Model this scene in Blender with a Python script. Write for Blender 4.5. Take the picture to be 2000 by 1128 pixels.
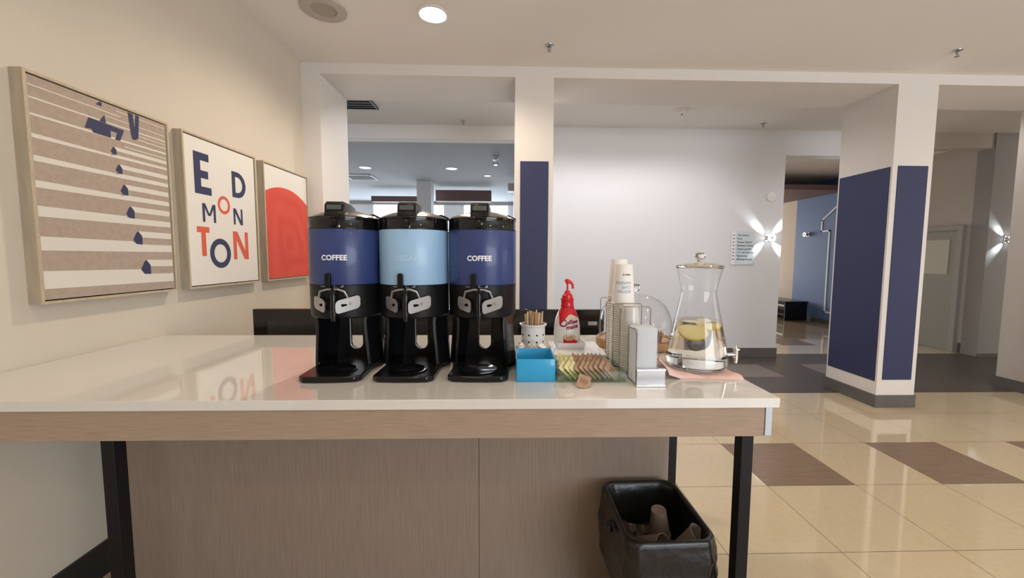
import bpy, math, random
from mathutils import Vector, Matrix
random.seed(7)
PI = math.pi
for o in list(bpy.data.objects): bpy.data.objects.remove(o, do_unlink=True)
SC = bpy.context.scene
COL = SC.collection

# ------------------------------------------------------------------ camera
def make_camera():
    cam = bpy.data.cameras.new('camera'); co = bpy.data.objects.new('camera', cam); COL.objects.link(co)
    f, cx, cy, yaw, pitch, roll = 783.58, 1018.56, 560.23, -.0287, .0771, .0053
    fwd = Vector((-math.sin(yaw), math.cos(yaw), 0)); right = Vector((math.cos(yaw), math.sin(yaw), 0)); up = Vector((0, 0, 1))
    f2 = fwd*math.cos(pitch) - up*math.sin(pitch); u2 = up*math.cos(pitch) + fwd*math.sin(pitch)
    r3 = right*math.cos(roll) + u2*math.sin(roll); u3 = u2*math.cos(roll) - right*math.sin(roll)
    m = Matrix(((r3.x, u3.x, -f2.x, 0), (r3.y, u3.y, -f2.y, 0), (r3.z, u3.z, -f2.z, 1.5), (0, 0, 0, 1)))
    co.matrix_world = m
    cam.sensor_width = 36; cam.lens = f/2000*36
    cam.shift_x = (1000-cx)/2000; cam.shift_y = (cy-564)/2000
    cam.clip_start = .02; cam.clip_end = 200
    SC.camera = co
make_camera()
SC.view_settings.view_transform = 'Standard'; SC.view_settings.look = 'None'
SC.view_settings.gamma = 1; SC.view_settings.use_curve_mapping = False
SC.view_settings.exposure = 0.0

# ------------------------------------------------------------------ world and lights
W = bpy.data.worlds.new('world'); SC.world = W; W.use_nodes = True
W.node_tree.nodes['Background'].inputs[0].default_value = (.75, .87, 1, 1)
W.node_tree.nodes['Background'].inputs[1].default_value = 1.0

def area(name, loc, target, sx, sy, power, col, spread=None):
    l = bpy.data.lights.new(name, 'AREA'); l.shape = 'RECTANGLE'; l.size = sx; l.size_y = sy; l.energy = power; l.color = col
    if spread: l.spread = spread
    o = bpy.data.objects.new(name, l); COL.objects.link(o); o.location = loc
    o.rotation_euler = (Vector(target)-Vector(loc)).to_track_quat('-Z', 'Y').to_euler(); return o
def spot(name, loc, target, power, col, ang, blend=.6, r=.03):
    l = bpy.data.lights.new(name, 'SPOT'); l.energy = power; l.color = col; l.spot_size = ang; l.spot_blend = blend; l.shadow_soft_size = r
    o = bpy.data.objects.new(name, l); COL.objects.link(o); o.location = loc
    o.rotation_euler = (Vector(target)-Vector(loc)).to_track_quat('-Z', 'Y').to_euler(); return o

WARM = (1, .83, .65); COOL = (.80, .89, 1); NEUT = (1, .93, .86)
# daylight through the windows of the wall behind the camera and of the far dining room
area('window_and_fill_light', (4.3, -4.35, 1.65), (4.3, 0, 1.5), 5.2, 2.3, 250, (.88, .93, 1))
area('window_and_fill_light', (-3.0, 13.1, 1.75), (-3.0, 0, 1.6), 7.0, 2.2, 130, (.66, .82, 1))
area('window_and_fill_light', (11.6, 1.0, 1.6), (4, 2.0, 1.4), 5.0, 2.2, 90, NEUT)  # area light before the right wall, which has no window
area('window_and_fill_light', (5.4, 14.4, 1.6), (5.4, 6, 1.2), 2.6, 2.0, 170, (1, .95, .9))  # fill light added to brighten the hall; the end wall has no window

# ------------------------------------------------------------------ mesh helpers
class MB:
    def __init__(s): s.v = []; s.f = []; s.m = []; s.mats = []
    def mi(s, m):
        if m not in s.mats: s.mats.append(m)
        return s.mats.index(m)
    def add(s, vs, fs, m, T=None):
        b = len(s.v); i = s.mi(m)
        s.v += [tuple(T @ Vector(p)) if T is not None else tuple(p) for p in vs]
        s.f += [tuple(b+k for k in f) for f in fs]; s.m += [i]*len(fs); return s
    def box(s, a, b, m, T=None):
        x0, y0, z0 = a; x1, y1, z1 = b
        vs = [(x0,y0,z0),(x1,y0,z0),(x1,y1,z0),(x0,y1,z0),(x0,y0,z1),(x1,y0,z1),(x1,y1,z1),(x0,y1,z1)]
        return s.add(vs, [(0,3,2,1),(4,5,6,7),(0,1,5,4),(1,2,6,5),(2,3,7,6),(3,0,4,7)], m, T)
    def quad(s, p, m, T=None): return s.add(p, [tuple(range(len(p)))], m, T)
    def lathe(s, prof, m, n=32, T=None, a0=0, a1=2*PI, sy=1.0):
        full = abs(a1-a0-2*PI) < 1e-6; k = n if full else n+1; vs = []; fs = []
        for r, z in prof:
            for i in range(k):
                a = a0+(a1-a0)*i/n; vs.append((r*math.cos(a), r*math.sin(a)*sy, z))
        for j in range(len(prof)-1):
            for i in range(n):
                i2 = (i+1) % k
                fs.append((j*k+i, j*k+i2, (j+1)*k+i2, (j+1)*k+i))
        return s.add(vs, fs, m, T)
    def disc(s, r, z, m, n=32, T=None, up=True):
        vs = [(r*math.cos(2*PI*i/n), r*math.sin(2*PI*i/n), z) for i in range(n)]
        f = tuple(range(n)); return s.add(vs, [f if up else f[::-1]], m, T)
    def cyl(s, r, z0, z1, m, n=32, T=None, r2=None):
        r2 = r if r2 is None else r2
        s.lathe([(r, z0), (r2, z1)], m, n, T); s.disc(r, z0, m, n, T, False); return s.disc(r2, z1, m, n, T)
    def prism(s, poly, z0, z1, m, T=None):
        n = len(poly); vs = [(x, y, z0) for x, y in poly]+[(x, y, z1) for x, y in poly]
        fs = [tuple(range(n))[::-1], tuple(range(n, 2*n))]+[(i, (i+1) % n, n+(i+1) % n, n+i) for i in range(n)]
        return s.add(vs, fs, m, T)
    def loft(s, rings, m, T=None, cap=(True, True)):
        n = len(rings[0]); vs = [p for r in rings for p in r]; fs = []
        for j in range(len(rings)-1):
            for i in range(n): fs.append((j*n+i, j*n+(i+1) % n, (j+1)*n+(i+1) % n, (j+1)*n+i))
        if cap[0]: fs.append(tuple(range(n))[::-1])
        if cap[1]: fs.append(tuple((len(rings)-1)*n+i for i in range(n)))
        return s.add(vs, fs, m, T)
    def tube(s, pts, r, m, n=8, T=None, closed=False):
        pts = [Vector(p) for p in pts]; L = len(pts); rings = []; up = None
        for i, p in enumerate(pts):
            if closed: d = (pts[(i+1) % L]-pts[i-1])
            else: d = pts[min(i+1, L-1)]-pts[max(i-1, 0)]
            d.normalize()
            if up is None:
                up = Vector((0, 0, 1)) if abs(d.z) < .9 else Vector((1, 0, 0))
            a = d.cross(up).normalized(); b = a.cross(d).normalized(); up = b
            rr = r[i] if isinstance(r, (list, tuple)) else r
            rings.append([tuple(p+a*math.cos(2*PI*k/n)*rr+b*math.sin(2*PI*k/n)*rr) for k in range(n)])
        if closed: rings.append(rings[0])
        return s.loft(rings, m, T, (not closed, not closed))
    def build(s, name, parent=None, bevel=0, angle=35, seg=2, solid=0, loc=None, sub=0):
        me = bpy.data.meshes.new(name); me.from_pydata(s.v, [], s.f); me.update()
        for m in s.mats: me.materials.append(m)
        me.polygons.foreach_set('material_index', s.m)
        me.polygons.foreach_set('use_smooth', [True]*len(s.f))
        me.set_sharp_from_angle(angle=math.radians(angle))
        o = bpy.data.objects.new(name, me); COL.objects.link(o)
        if parent is not None: o.parent = parent
        if loc: o.location = loc
        if solid:
            md = o.modifiers.new('solid', 'SOLIDIFY'); md.thickness = solid; md.offset = 0
        if bevel:
            md = o.modifiers.new('bevel', 'BEVEL'); md.width = bevel; md.segments = seg; md.limit_method = 'ANGLE'; md.angle_limit = math.radians(40); md.harden_normals = False
        if sub:
            md = o.modifiers.new('sub', 'SUBSURF'); md.levels = sub; md.render_levels = sub
        return o
def TR(x=0, y=0, z=0, rz=0, rx=0, ry=0):
    return Matrix.Translation((x, y, z)) @ Matrix.Rotation(rz, 4, 'Z') @ Matrix.Rotation(ry, 4, 'Y') @ Matrix.Rotation(rx, 4, 'X')
def empty(name, loc, rz=0):
    o = bpy.data.objects.new(name, None); COL.objects.link(o); o.location = loc; o.rotation_euler = (0, 0, rz); o.empty_display_size = .05; return o
def tag(o, label, cat, group=None, kind=None):
    if label: o['label'] = label
    if cat: o['category'] = cat
    if group: o['group'] = group
    if kind: o['kind'] = kind
    return o
def st(o): o['kind'] = 'structure'; return o
def kids(o): return [c for c in bpy.data.objects if c.parent == o]
def copy_tree(o, parent=None):
    ch = kids(o); c = o.copy(); COL.objects.link(c)
    if parent is not None: c.parent = parent
    for k in ch: copy_tree(k, c)
    return c
def rr(w, d, r, n=5, cx=0, cy=0):
    """rounded rectangle outline, counter-clockwise"""
    out = []
    for sx, sy, a in ((1, 1, 0), (-1, 1, PI/2), (-1, -1, PI), (1, -1, 3*PI/2)):
        for i in range(n+1):
            t = a+PI/2*i/n; out.append((cx+sx*(w/2-r)+r*math.cos(t), cy+sy*(d/2-r)+r*math.sin(t)))
    return out
_tc = {}
def text_geo(body, size=1.0, bold=0.0, align='LEFT', space=1.0):
    cu = bpy.data.curves.new('t', 'FONT'); cu.body = body; cu.size = size; cu.offset = bold; cu.align_x = align; cu.resolution_u = 3; cu.space_character = space
    o = bpy.data.objects.new('t', cu); COL.objects.link(o)
    dg = bpy.context.evaluated_depsgraph_get(); me = o.evaluated_get(dg).to_mesh()
    vs = [tuple(v.co) for v in me.vertices]; fs = [tuple(p.vertices) for p in me.polygons]
    o.evaluated_get(dg).to_mesh_clear(); bpy.data.objects.remove(o); bpy.data.curves.remove(cu)
    return vs, fs

# ------------------------------------------------------------------ materials
def mat(name, col, rough=.5, metal=0, spec=.5, coat=0, trans=0, ior=1.45, emit=None, es=0, noise=None, bump=0, bscale=200, alpha=1):
    m = bpy.data.materials.new(name); m.use_nodes = True; nt = m.node_tree; b = nt.nodes['Principled BSDF']
    b.inputs['Base Color'].default_value = (*col, 1); b.inputs['Roughness'].default_value = rough; b.inputs['Metallic'].default_value = metal
    b.inputs['Specular IOR Level'].default_value = spec; b.inputs['Coat Weight'].default_value = coat; b.inputs['Transmission Weight'].default_value = trans
    b.inputs['IOR'].default_value = ior; b.inputs['Coat Roughness'].default_value = .04
    if emit: b.inputs['Emission Color'].default_value = (*emit, 1); b.inputs['Emission Strength'].default_value = es
    if noise or bump:
        tc = nt.nodes.new('ShaderNodeTexCoord')
    if noise:
        sc, amt, stretch = noise
        mp = nt.nodes.new('ShaderNodeMapping'); mp.inputs['Scale'].default_value = stretch
        nz = nt.nodes.new('ShaderNodeTexNoise'); nz.inputs['Scale'].default_value = sc; nz.inputs['Detail'].default_value = 5
        rp = nt.nodes.new('ShaderNodeMapRange'); rp.inputs[1].default_value = .3; rp.inputs[2].default_value = .7; rp.inputs[3].default_value = 1-amt; rp.inputs[4].default_value = 1+amt
        mx = nt.nodes.new('ShaderNodeVectorMath'); mx.operation = 'SCALE'; mx.inputs[0].default_value = col
        nt.links.new(tc.outputs['Object'], mp.inputs[0]); nt.links.new(mp.outputs[0], nz.inputs['Vector']); nt.links.new(nz.outputs['Fac'], rp.inputs[0])
        nt.links.new(rp.outputs[0], mx.inputs['Scale']); nt.links.new(mx.outputs[0], b.inputs['Base Color'])
    if bump:
        n2 = nt.nodes.new('ShaderNodeTexNoise'); n2.inputs['Scale'].default_value = bscale; n2.inputs['Detail'].default_value = 3
        bp = nt.nodes.new('ShaderNodeBump'); bp.inputs['Strength'].default_value = bump; bp.inputs['Distance'].default_value = .002
        nt.links.new(tc.outputs['Object'], n2.inputs['Vector']); nt.links.new(n2.outputs['Fac'], bp.inputs['Height']); nt.links.new(bp.outputs[0], b.inputs['Normal'])
    return m
def clear(name, tint, rough=.02, ior=1.45, gloss=1.0, body=0.0, bodycol=(1, 1, 1)):
    """thin clear glass or plastic: transparent with a fresnel reflection, optional milky part"""
    m = bpy.data.materials.new(name); m.use_nodes = True; nt = m.node_tree; nt.nodes.clear()
    o = nt.nodes.new('ShaderNodeOutputMaterial'); t = nt.nodes.new('ShaderNodeBsdfTransparent'); t.inputs[0].default_value = (*tint, 1)
    g = nt.nodes.new('ShaderNodeBsdfGlossy'); g.inputs['Roughness'].default_value = rough
    lw = nt.nodes.new('ShaderNodeLayerWeight'); lw.inputs[0].default_value = .5
    pw = nt.nodes.new('ShaderNodeMath'); pw.operation = 'POWER'; pw.inputs[1].default_value = 5; f0 = ((ior-1)/(ior+1))**2
    ma = nt.nodes.new('ShaderNodeMath'); ma.operation = 'MULTIPLY_ADD'; ma.inputs[1].default_value = (1-f0)*gloss; ma.inputs[2].default_value = f0*gloss; ma.use_clamp = True
    mx = nt.nodes.new('ShaderNodeMixShader'); nt.links.new(lw.outputs['Facing'], pw.inputs[0]); nt.links.new(pw.outputs[0], ma.inputs[0]); nt.links.new(ma.outputs[0], mx.inputs[0])
    src = t
    if body:
        d = nt.nodes.new('ShaderNodeBsdfDiffuse'); d.inputs[0].default_value = (*bodycol, 1)
        m2 = nt.nodes.new('ShaderNodeMixShader'); m2.inputs[0].default_value = body
        nt.links.new(t.outputs[0], m2.inputs[1]); nt.links.new(d.outputs[0], m2.inputs[2]); src = m2
    nt.links.new(src.outputs[0], mx.inputs[1]); nt.links.new(g.outputs[0], mx.inputs[2]); nt.links.new(mx.outputs[0], o.inputs[0])
    return m
def emis(name, col, s):
    m = bpy.data.materials.new(name); m.use_nodes = True; nt = m.node_tree; nt.nodes.clear()
    o = nt.nodes.new('ShaderNodeOutputMaterial'); e = nt.nodes.new('ShaderNodeEmission'); e.inputs[0].default_value = (*col, 1); e.inputs[1].default_value = s
    nt.links.new(e.outputs[0], o.inputs[0]); return m

M = {}
M['wall'] = mat('wall_paint_beige', (.66, .60, .51), .75, spec=.25, noise=(3, .02, (1, 1, 1)))
M['white'] = mat('wall_paint_white', (.74, .70, .665), .75, spec=.25)
M['grey'] = mat('wall_paint_grey', (.72, .71, .725), .7, spec=.3)
M['greydk'] = mat('wall_paint_dark_grey', (.34, .325, .31), .7, spec=.3)
M['taupe'] = mat('wall_paint_taupe', (.52, .475, .43), .7, spec=.3)
M['ceil'] = mat('ceiling_paint', (.86, .83, .80), .85, spec=.2)
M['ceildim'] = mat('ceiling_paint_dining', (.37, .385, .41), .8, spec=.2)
M['navy'] = mat('navy_panel', (.030, .036, .100), .55, noise=(90, .05, (1, 1, 1)))
M['bluewall'] = mat('blue_wall_paint', (.13, .22, .43), .6)
M['brown'] = mat('brown_bulkhead', (.17, .10, .09), .6)
M['cream'] = mat('cream_floor_tile', (.60, .485, .32), .08, spec=.5, coat=.7, noise=(30, .03, (1, 1, 1)))
M['tanf'] = mat('brown_floor_tile', (.235, .160, .110), .28, spec=.4, noise=(6, .14, (1, 8, 1)))
M['darkf'] = mat('charcoal_floor_tile', (.085, .070, .063), .32, spec=.4, noise=(8, .12, (1, 6, 1)))
M['patchf'] = mat('taupe_floor_tile', (.20, .165, .145), .3, spec=.4, noise=(8, .1, (1, 6, 1)))
M['grout'] = mat('floor_grout', (.17, .13, .09), .8)
M['basetile'] = mat('grey_base_tile', (.125, .115, .112), .35, noise=(12, .08, (1, 1, 1)))
M['baseblack'] = mat('black_baseboard', (.018, .018, .018), .5)
M['quartz'] = mat('white_quartz', (.72, .69, .65), .055, spec=.6, coat=.3, noise=(60, .012, (1, 1, 1)))
M['lam'] = mat('wood_laminate', (.39, .285, .21), .42, spec=.4, noise=(5, .13, (2, 2, 60)))
M['lamv'] = mat('wood_laminate_vertical', (.30, .235, .19), .45, spec=.4, noise=(5, .10, (40, 40, 1.2)))
M['alu'] = mat('brushed_aluminium', (.45, .47, .50), .45, metal=.6)
M['legblk'] = mat('black_steel', (.008, .008, .009), .45, spec=.25)
M['blk'] = mat('black_plastic', (.006, .006, .0075), .20, spec=.45)
M['blkm'] = mat('black_plastic_matte', (.007, .007, .008), .36, spec=.28)
M['blkg'] = mat('black_gloss', (.006, .006, .007), .12, spec=.5, coat=.2)
M['lid'] = mat('steel_lid', (.42, .38, .32), .22, metal=1)
M['lcd'] = mat('grey_display', (.10, .11, .10), .3)
M['bluew'] = mat('blue_wrap', (.034, .055, .185), .33, coat=.15)
M['ltblue'] = mat('light_blue_wrap', (.33, .53, .77), .35, coat=.15)
M['textw'] = mat('white_lettering', (.85, .87, .9), .5)
M['textpale'] = mat('pale_lettering', (.44, .63, .87), .5)
M['chrome'] = mat('polished_chrome', (.80, .80, .80), .16, metal=1)
M['satin'] = mat('satin_steel', (.45, .45, .47), .32, metal=.9)
M['wood'] = mat('oak_frame', (.52, .42, .29), .5, noise=(6, .10, (8, 8, 8)))
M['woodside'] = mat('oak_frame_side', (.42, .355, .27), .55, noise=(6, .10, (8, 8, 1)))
M['gap'] = mat('frame_gap_dark', (.02, .012, .01), .9)  # even dark colour of the backing round the canvas
M['paper'] = mat('canvas_white', (.80, .77, .72), .7)
M['taupeart'] = mat('canvas_taupe', (.42, .335, .275), .75, noise=(40, .07, (1, 1, 1)))
M['lineart'] = mat('canvas_cream_stripe', (.72, .69, .62), .7)
M['navyart'] = mat('canvas_navy', (.035, .04, .10), .6)
M['redart'] = mat('canvas_red', (.72, .10, .062), .6)
M['redlet'] = mat('canvas_orange_red', (.70, .12, .06), .6)
M['cyan'] = mat('blue_ceramic', (.035, .36, .66), .22, coat=.3)
M['ceram'] = mat('white_ceramic', (.80, .79, .78), .18, coat=.3)
M['cupm'] = mat('white_paper_cup', (.84, .815, .78), .6)
M['cupblue'] = mat('cup_blue_print', (.25, .42, .58), .6)
M['cupink'] = mat('cup_black_print', (.06, .05, .05), .6)
M['stick'] = mat('birch_wood', (.62, .43, .26), .6, noise=(20, .15, (1, 1, .2)))
M['red'] = mat('red_plastic', (.62, .012, .022), .3, coat=.2)
M['bottle'] = mat('creamer_bottle', (.76, .74, .70), .3, coat=.2)
M['cfcup'] = mat('printed_coffee', (.50, .28, .15), .5)
M['cfcream'] = mat('printed_cream', (.72, .60, .42), .5)
M['wine'] = mat('printed_dark_red', (.30, .02, .06), .5)
M['pkt'] = mat('kraft_packet', (.40, .265, .175), .65, noise=(60, .2, (1, 1, 1)))
M['pktd'] = mat('kraft_packet_print', (.30, .17, .11), .65)
M['pkty'] = mat('yellow_packet', (.68, .63, .34), .6, noise=(60, .15, (1, 1, 1)))
M['nap'] = mat('white_napkin', (.64, .68, .73), .75)
M['pink'] = mat('pink_cloth', (.80, .55, .50), .85, bump=.3, bscale=500)
M['lemon'] = mat('lemon_rind', (.85, .60, .06), .45)
M['lemonf'] = mat('lemon_flesh', (.88, .76, .38), .4)
M['woodbase'] = mat('acacia_board', (.42, .21, .085), .4, noise=(8, .2, (1, 8, 1)))
M['bag'] = mat('black_bin_bag', (.012, .012, .012), .30, coat=.1, bump=.35, bscale=18)
for n_ in M['bag'].node_tree.nodes:
    if n_.type == 'BUMP': n_.inputs['Distance'].default_value = .012
M['bin'] = mat('grey_bin', (.035, .033, .032), .5)
M['used'] = mat('used_paper_cup', (.21, .16, .135), .7)
M['glass'] = clear('clear_glass', (.99, .995, .99), .01, 1.5, 1.0)
M['glassedge'] = mat('solid_glass', (1, 1, .98), .0, trans=1, ior=1.45)
M['acrylic'] = clear('clear_acrylic', (.86, .92, .87), .03, 1.49, 1.0)
M['plcup'] = clear('clear_plastic_cup', (.95, .95, .94), .2, 1.5, .8, .42, (.97, .95, .92))
M['water'] = mat('lemon_water', (.99, .975, .93), .0, trans=1, ior=1.33)
M['wire'] = mat('rack_steel', (.42, .40, .37), .25, metal=1)
M['bulb'] = emis('lamp_glow', (1, .86, .62), 28)
M['dl'] = emis('downlight_glow', (.85, .93, 1), 3.2)
M['led'] = emis('led_glow', (.86, .95, 1), 14)
M['sky'] = emis('daylit_window', (.84, .92, 1), 5)
M['signp'] = mat('frosted_sign', (.62, .69, .73), .4)
M['signs'] = mat('sign_white_strip', (.82, .81, .85), .4)
M['ink'] = mat('sign_ink', (.06, .09, .12), .5)
M['door'] = mat('grey_green_door', (.33, .335, .30), .5)
M['doorf'] = mat('door_frame_paint', (.37, .37, .345), .5)
M['pane'] = mat('frosted_pane', (.58, .575, .50), .3)
M['dark'] = mat('dark_void', (.03, .026, .022), .9)
M['speaker'] = mat('speaker_grille', (.50, .47, .43), .8)
M['white2'] = mat('white_enamel', (.80, .78, .75), .4)

# ------------------------------------------------------------------ room shell
WX = -1.904; CZ = 3.239; BY = 3.837; BB = 4.457; SZ = 3.144; Y2 = 5.88
def wallbox(name, a, b, m): return st(MB().box(a, b, m).build(name))

# floor: one slab with every tile a face of its own, joints between
GX, GY, T = 1.1064, 1.893, .5936
def floor():
    mb = MB(); mb.box((-6.2, -4.6, -.12), (12.2, 15.4, -.0012), M['grout'])
    g = .0016
    for i in range(-13, 20):
        for r in range(-11, 24):
            x0 = GX+i*T; y0 = GY+r*T
            if x0 > 11.6 or x0+T < -6: continue
            if r in (4, 5, 6): m = M['patchf'] if (r == 5 and i % 2 and i < 6) else M['darkf']
            elif r > 6: m = M['tanf'] if ((r == 8 and i % 2 == 0) or (r == 12 and i % 2)) else M['cream']
            else: m = M['tanf'] if (r % 4 == 1 and i % 2) else M['cream']
            mb.quad([(x0+g, y0+g, 0), (x0+T-g, y0+g, 0), (x0+T-g, y0+T-g, 0), (x0+g, y0+T-g, 0)], m)
    return st(mb.build('floor'))
floor()

wallbox('wall_left', (WX-.15, -4.5, 0), (WX, BB, 3.5), M['wall'])
# ceiling of the near room, then the dropped beam and the higher ceiling past it
wallbox('ceiling', (WX-.15, -4.5, CZ), (11.8, BY, CZ+.15), M['ceil'])
wallbox('ceiling_beam', (WX, BY, SZ), (11.8, BB, 3.6), M['white'])
wallbox('ceiling_corridor', (-5.2, BB, 3.345), (11.8, Y2, 3.5), M['ceil'])
wallbox('wall_pier', (WX, BY, 0), (-1.742, BB, SZ), M['white'])
def pillar(name, x0, x1, left=True):
    o = wallbox(name, (x0, BY, 0), (x1, BB+.02, SZ), M['white'])
    b = MB().box((x0-.012, BY-.012, 0), (x1+.012, BB+.032, .126), M['basetile'])
    t = .126
    st(b.build('trim_1', o, bevel=.002))
    p = MB().box((x0+.05, BY-.006, .283), (x1-.045, BY+.01, 2.385), M['navy'])
    if left: p.box((x0-.006, BY+.022, .262), (x0+.01, BB-.002, 2.38), M['navy'])
    tp = st(p.build('trim_2', o, bevel=.0015)); tp['label'] = 'navy panel'
    return o
pillar('wall_column_middle', .042, .402, False)
pillar('wall_column_right', 3.68, 4.073)
o = wallbox('wall_column_far_right', (5.73, BY, 0), (6.9, BB+.02, SZ), M['taupe'])
st(MB().box((5.718, BY-.012, 0), (6.912, BB+.032, .126), M['basetile']).build('trim_1', o))
# the grey wall beyond, its header over the two corridor openings
wb = MB()
wb.box((.10, Y2, 0), (4.025, Y2+.2, 3.345), M['grey'])
wb.box((4.025, Y2, 2.986), (5.6, Y2+.2, 3.345), M['grey'])
wb.box((5.6, Y2, 3.13), (7.15, Y2+.2, 3.345), M['taupe'])
wb.box((-5.2, Y2, 3.155), (.10, Y2+.2, 3.345), M['ceil'])
st(wb.build('wall_back'))
wallbox('baseboard_back', (.10, Y2-.012, 0), (4.037, Y2+.212, .135), M['basetile'])
wallbox('wall_niche', (7.15, Y2-.03, 0), (11.8, Y2+.2, 3.345), M['greydk'])
wallbox('baseboard_niche', (7.15, Y2-.04, 0), (11.8, Y2-.029, .05), M['basetile'])
# corridor right wall, with the door; then the blue lobby wall
wr = MB()
wr.box((7.15, Y2+.2, 0), (7.35, 8.0, 3.3), M['taupe'])
wr.box((7.15, 8.0, 0), (7.35, 9.93, 3.3), M['bluewall'])
wr.box((7.15, 9.93, 0), (7.35, 15, 3.3), M['wall'])
st(wr.build('wall_corridor'))
wallbox('wall_corridor_end', (3.8, 14.8, 0), (7.35, 15, 3.3), M['wall'])
wallbox('wall_corridor_left', (4.0, Y2+.2, 0), (4.025, 14.8, 3.3), M['grey'])
wallbox('ceiling_hall', (4.025, Y2+.2, 3.24), (7.15, 14.8, 3.4), M['ceil'])
sof = MB().box((4.025, 8.36, 2.915), (7.15, 14.8, 3.02), M['brown']); st(sof.build('ceiling_soffit'))
wallbox('baseboard_corridor', (7.138, Y2+.2, 0), (7.15, 6.12, .16), M['basetile'])
wallbox('baseboard_lobby', (7.138, 7.25, 0), (7.15, 14.8, .10), M['basetile'])
# dining room seen through the left opening
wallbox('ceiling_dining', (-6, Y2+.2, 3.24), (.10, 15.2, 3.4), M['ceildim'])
wallbox('wall_dining_left', (-6.15, Y2, 0), (-6, 15.2, 3.4), M['grey'])
wallbox('wall_dining_right', (.10, Y2+.2, 0), (.25, 15.2, 3.4), M['grey'])
wd = MB(); FY = 13.2
wd.box((-6, FY, 0), (.1, FY+.15, .55), M['grey']); wd.box((-6, FY, 3.13), (.1, FY+.15, 3.4), M['greydk'])
WN = ((-5.9, -5.2), (-4.4, -3.35), (-2.9, -2.15), (-1.50, -.08))
for x0, x1 in zip([-6]+[w_[1] for w_ in WN], [w_[0] for w_ in WN]+[.1]): wd.box((x0, FY, .55), (x1, FY+.15, 3.13), M['grey'])
st(wd.build('wall_dining_far'))
for n, (x0, x1) in enumerate(WN):
    st(MB().box((x0, FY+.06, .55), (x1, FY+.08, 3.13), M['sky']).build('window_%d' % (n+1)))
wallbox('wall_dining_post', (-2.19, 9.6, 0), (-1.86, 9.95, 3.24), M['grey'])
st(MB().box((-3.62, 10.7, 2.90), (-2.19, 10.95, 3.04), M['brown']).build('ceiling_bulkhead_left'))
st(MB().box((-1.86, 10.2, 2.86), (-.48, 10.45, 3.13), M['brown']).build('ceiling_bulkhead_right'))
wallbox('wall_corridor_west', (-5.35, BB, 0), (-5.2, Y2, 3.5), M['white'])
wallbox('wall_stub', (-5.2, BB-.1, 0), (WX-.15, BB, 3.5), M['white'])
# the rest of the room behind the camera, with its window openings
wbk = MB()
wbk.box((WX-.15, -4.65, 0), (11.95, -4.5, .45), M['white']); wbk.box((WX-.15, -4.65, 2.85), (11.95, -4.5, 3.5), M['white'])
wbk.box((WX-.15, -4.65, .45), (1.65, -4.5, 2.85), M['wall'])
for x in (3.3, 5.1): wbk.box((x, -4.65, .45), (x+.12, -4.5, 2.85), M['white'])
wbk.box((6.95, -4.65, .45), (11.95, -4.5, 2.85), M['wall'])
st(wbk.build('wall_rear'))
wallbox('wall_right', (11.8, -4.5, 0), (11.95, Y2+.2, 3.5), M['wall'])
st(MB().box((1.65, -4.6, .45), (6.95, -4.58, 2.85), M['glass']).build('window_6'))
# black baseboard on the near left wall
wallbox('baseboard_left', (WX, -4.5, 0), (WX+.014, BY, .157), M['baseblack'])

# door in the corridor wall
d = MB()
d.box((7.115, 6.22, 0), (7.148, 7.14, 1.945), M['door']); D = st(d.build('door_1', bevel=.003)); D['label'] = 'grey corridor door'
fm = MB(); fm.box((7.09, 6.14, 0), (7.149, 6.22, 2.02), M['doorf']); fm.box((7.09, 7.14, 0), (7.149, 7.22, 2.02), M['doorf']); fm.box((7.09, 6.22, 1.945), (7.149, 7.14, 2.02), M['doorf'])
st(fm.build('trim_1', D, bevel=.003))
pn = MB().box((7.108, 6.33, 1.24), (7.1149, 6.86, 1.80), M['pane']); st(pn.build('window_1', D))
hd = MB().tube([(7.11, 7.06, 1.02), (7.06, 7.06, 1.02), (7.06, 6.95, 1.02)], .01, M['satin']); hd.build('door_handle', D)

# ------------------------------------------------------------------ ceiling fittings
def downlight(x, y, z, label, em, r=.075, power=0, col=WARM, group=None, ang=2.4):
    t = empty('ceiling_downlight', (x, y, z))
    MB().lathe([(r+.022, -.0005), (r+.022, -.006), (r+.004, -.009), (r, -.004), (r, -.0005)], M['white2'], 32).build('trim_ring', t)
    MB().disc(r*.98, -.003, em, 32, up=False).build('lens', t)
    tag(t, label, 'ceiling light', group)
    if power:
        s = spot('lamp_light', (0, 0, -.03), (0, 0, -1), power, col, ang, .5, .06); s.parent = t
        s.location = (0, 0, -.03)
    return t
downlight(-.563, 3.06, CZ, 'round recessed ceiling lamp glowing warm above the left opening', M['bulb'], .092, 82, WARM, None, 2.75)
# its neighbours in the same ceiling, behind the viewer
for i, (x, y) in enumerate([(-.563, .9), (1.7, .9), (4.0, .9), (1.7, -1.4), (-.563, -1.4), (4.0, -1.4), (4.9, 2.6)]):
    downlight(x, y, CZ, 'recessed ceiling lamp out of view over the near room', M['bulb'], .078, [20, 24, 26, 20, 16, 20, 24][i], WARM, 'recessed lamps over the near room', 2.6)
for i, (x, y, p) in enumerate([(-.9, 4.75, 34), (.6, 4.75, 40), (1.45, 4.75, 36), (2.3, 4.75, 34), (5.0, 4.75, 36)]):  # lamps added to brighten the corridor, placed where the beam hides them
    downlight(x, y, 3.345, 'added unseen ceiling lamp hidden behind the beam in the corridor', M['bulb'], .07, p, (.96, .96, 1), 'added lamps brightening the corridor', 2.7)
for x, y, l in [(-2.894, 8.238, 'round cool ceiling light in the dining room, leftmost of three'), (-1.179, 8.241, 'round cool ceiling light in the dining room, middle of three'), (-.5, 8.925, 'smallest round cool ceiling light in the dining room, near the right edge')]:
    downlight(x, y, 3.24, l, M['dl'], .10 if y < 8.5 else .06, 14, (.8, .9, 1), 'cool ceiling lights of the dining room')
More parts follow.
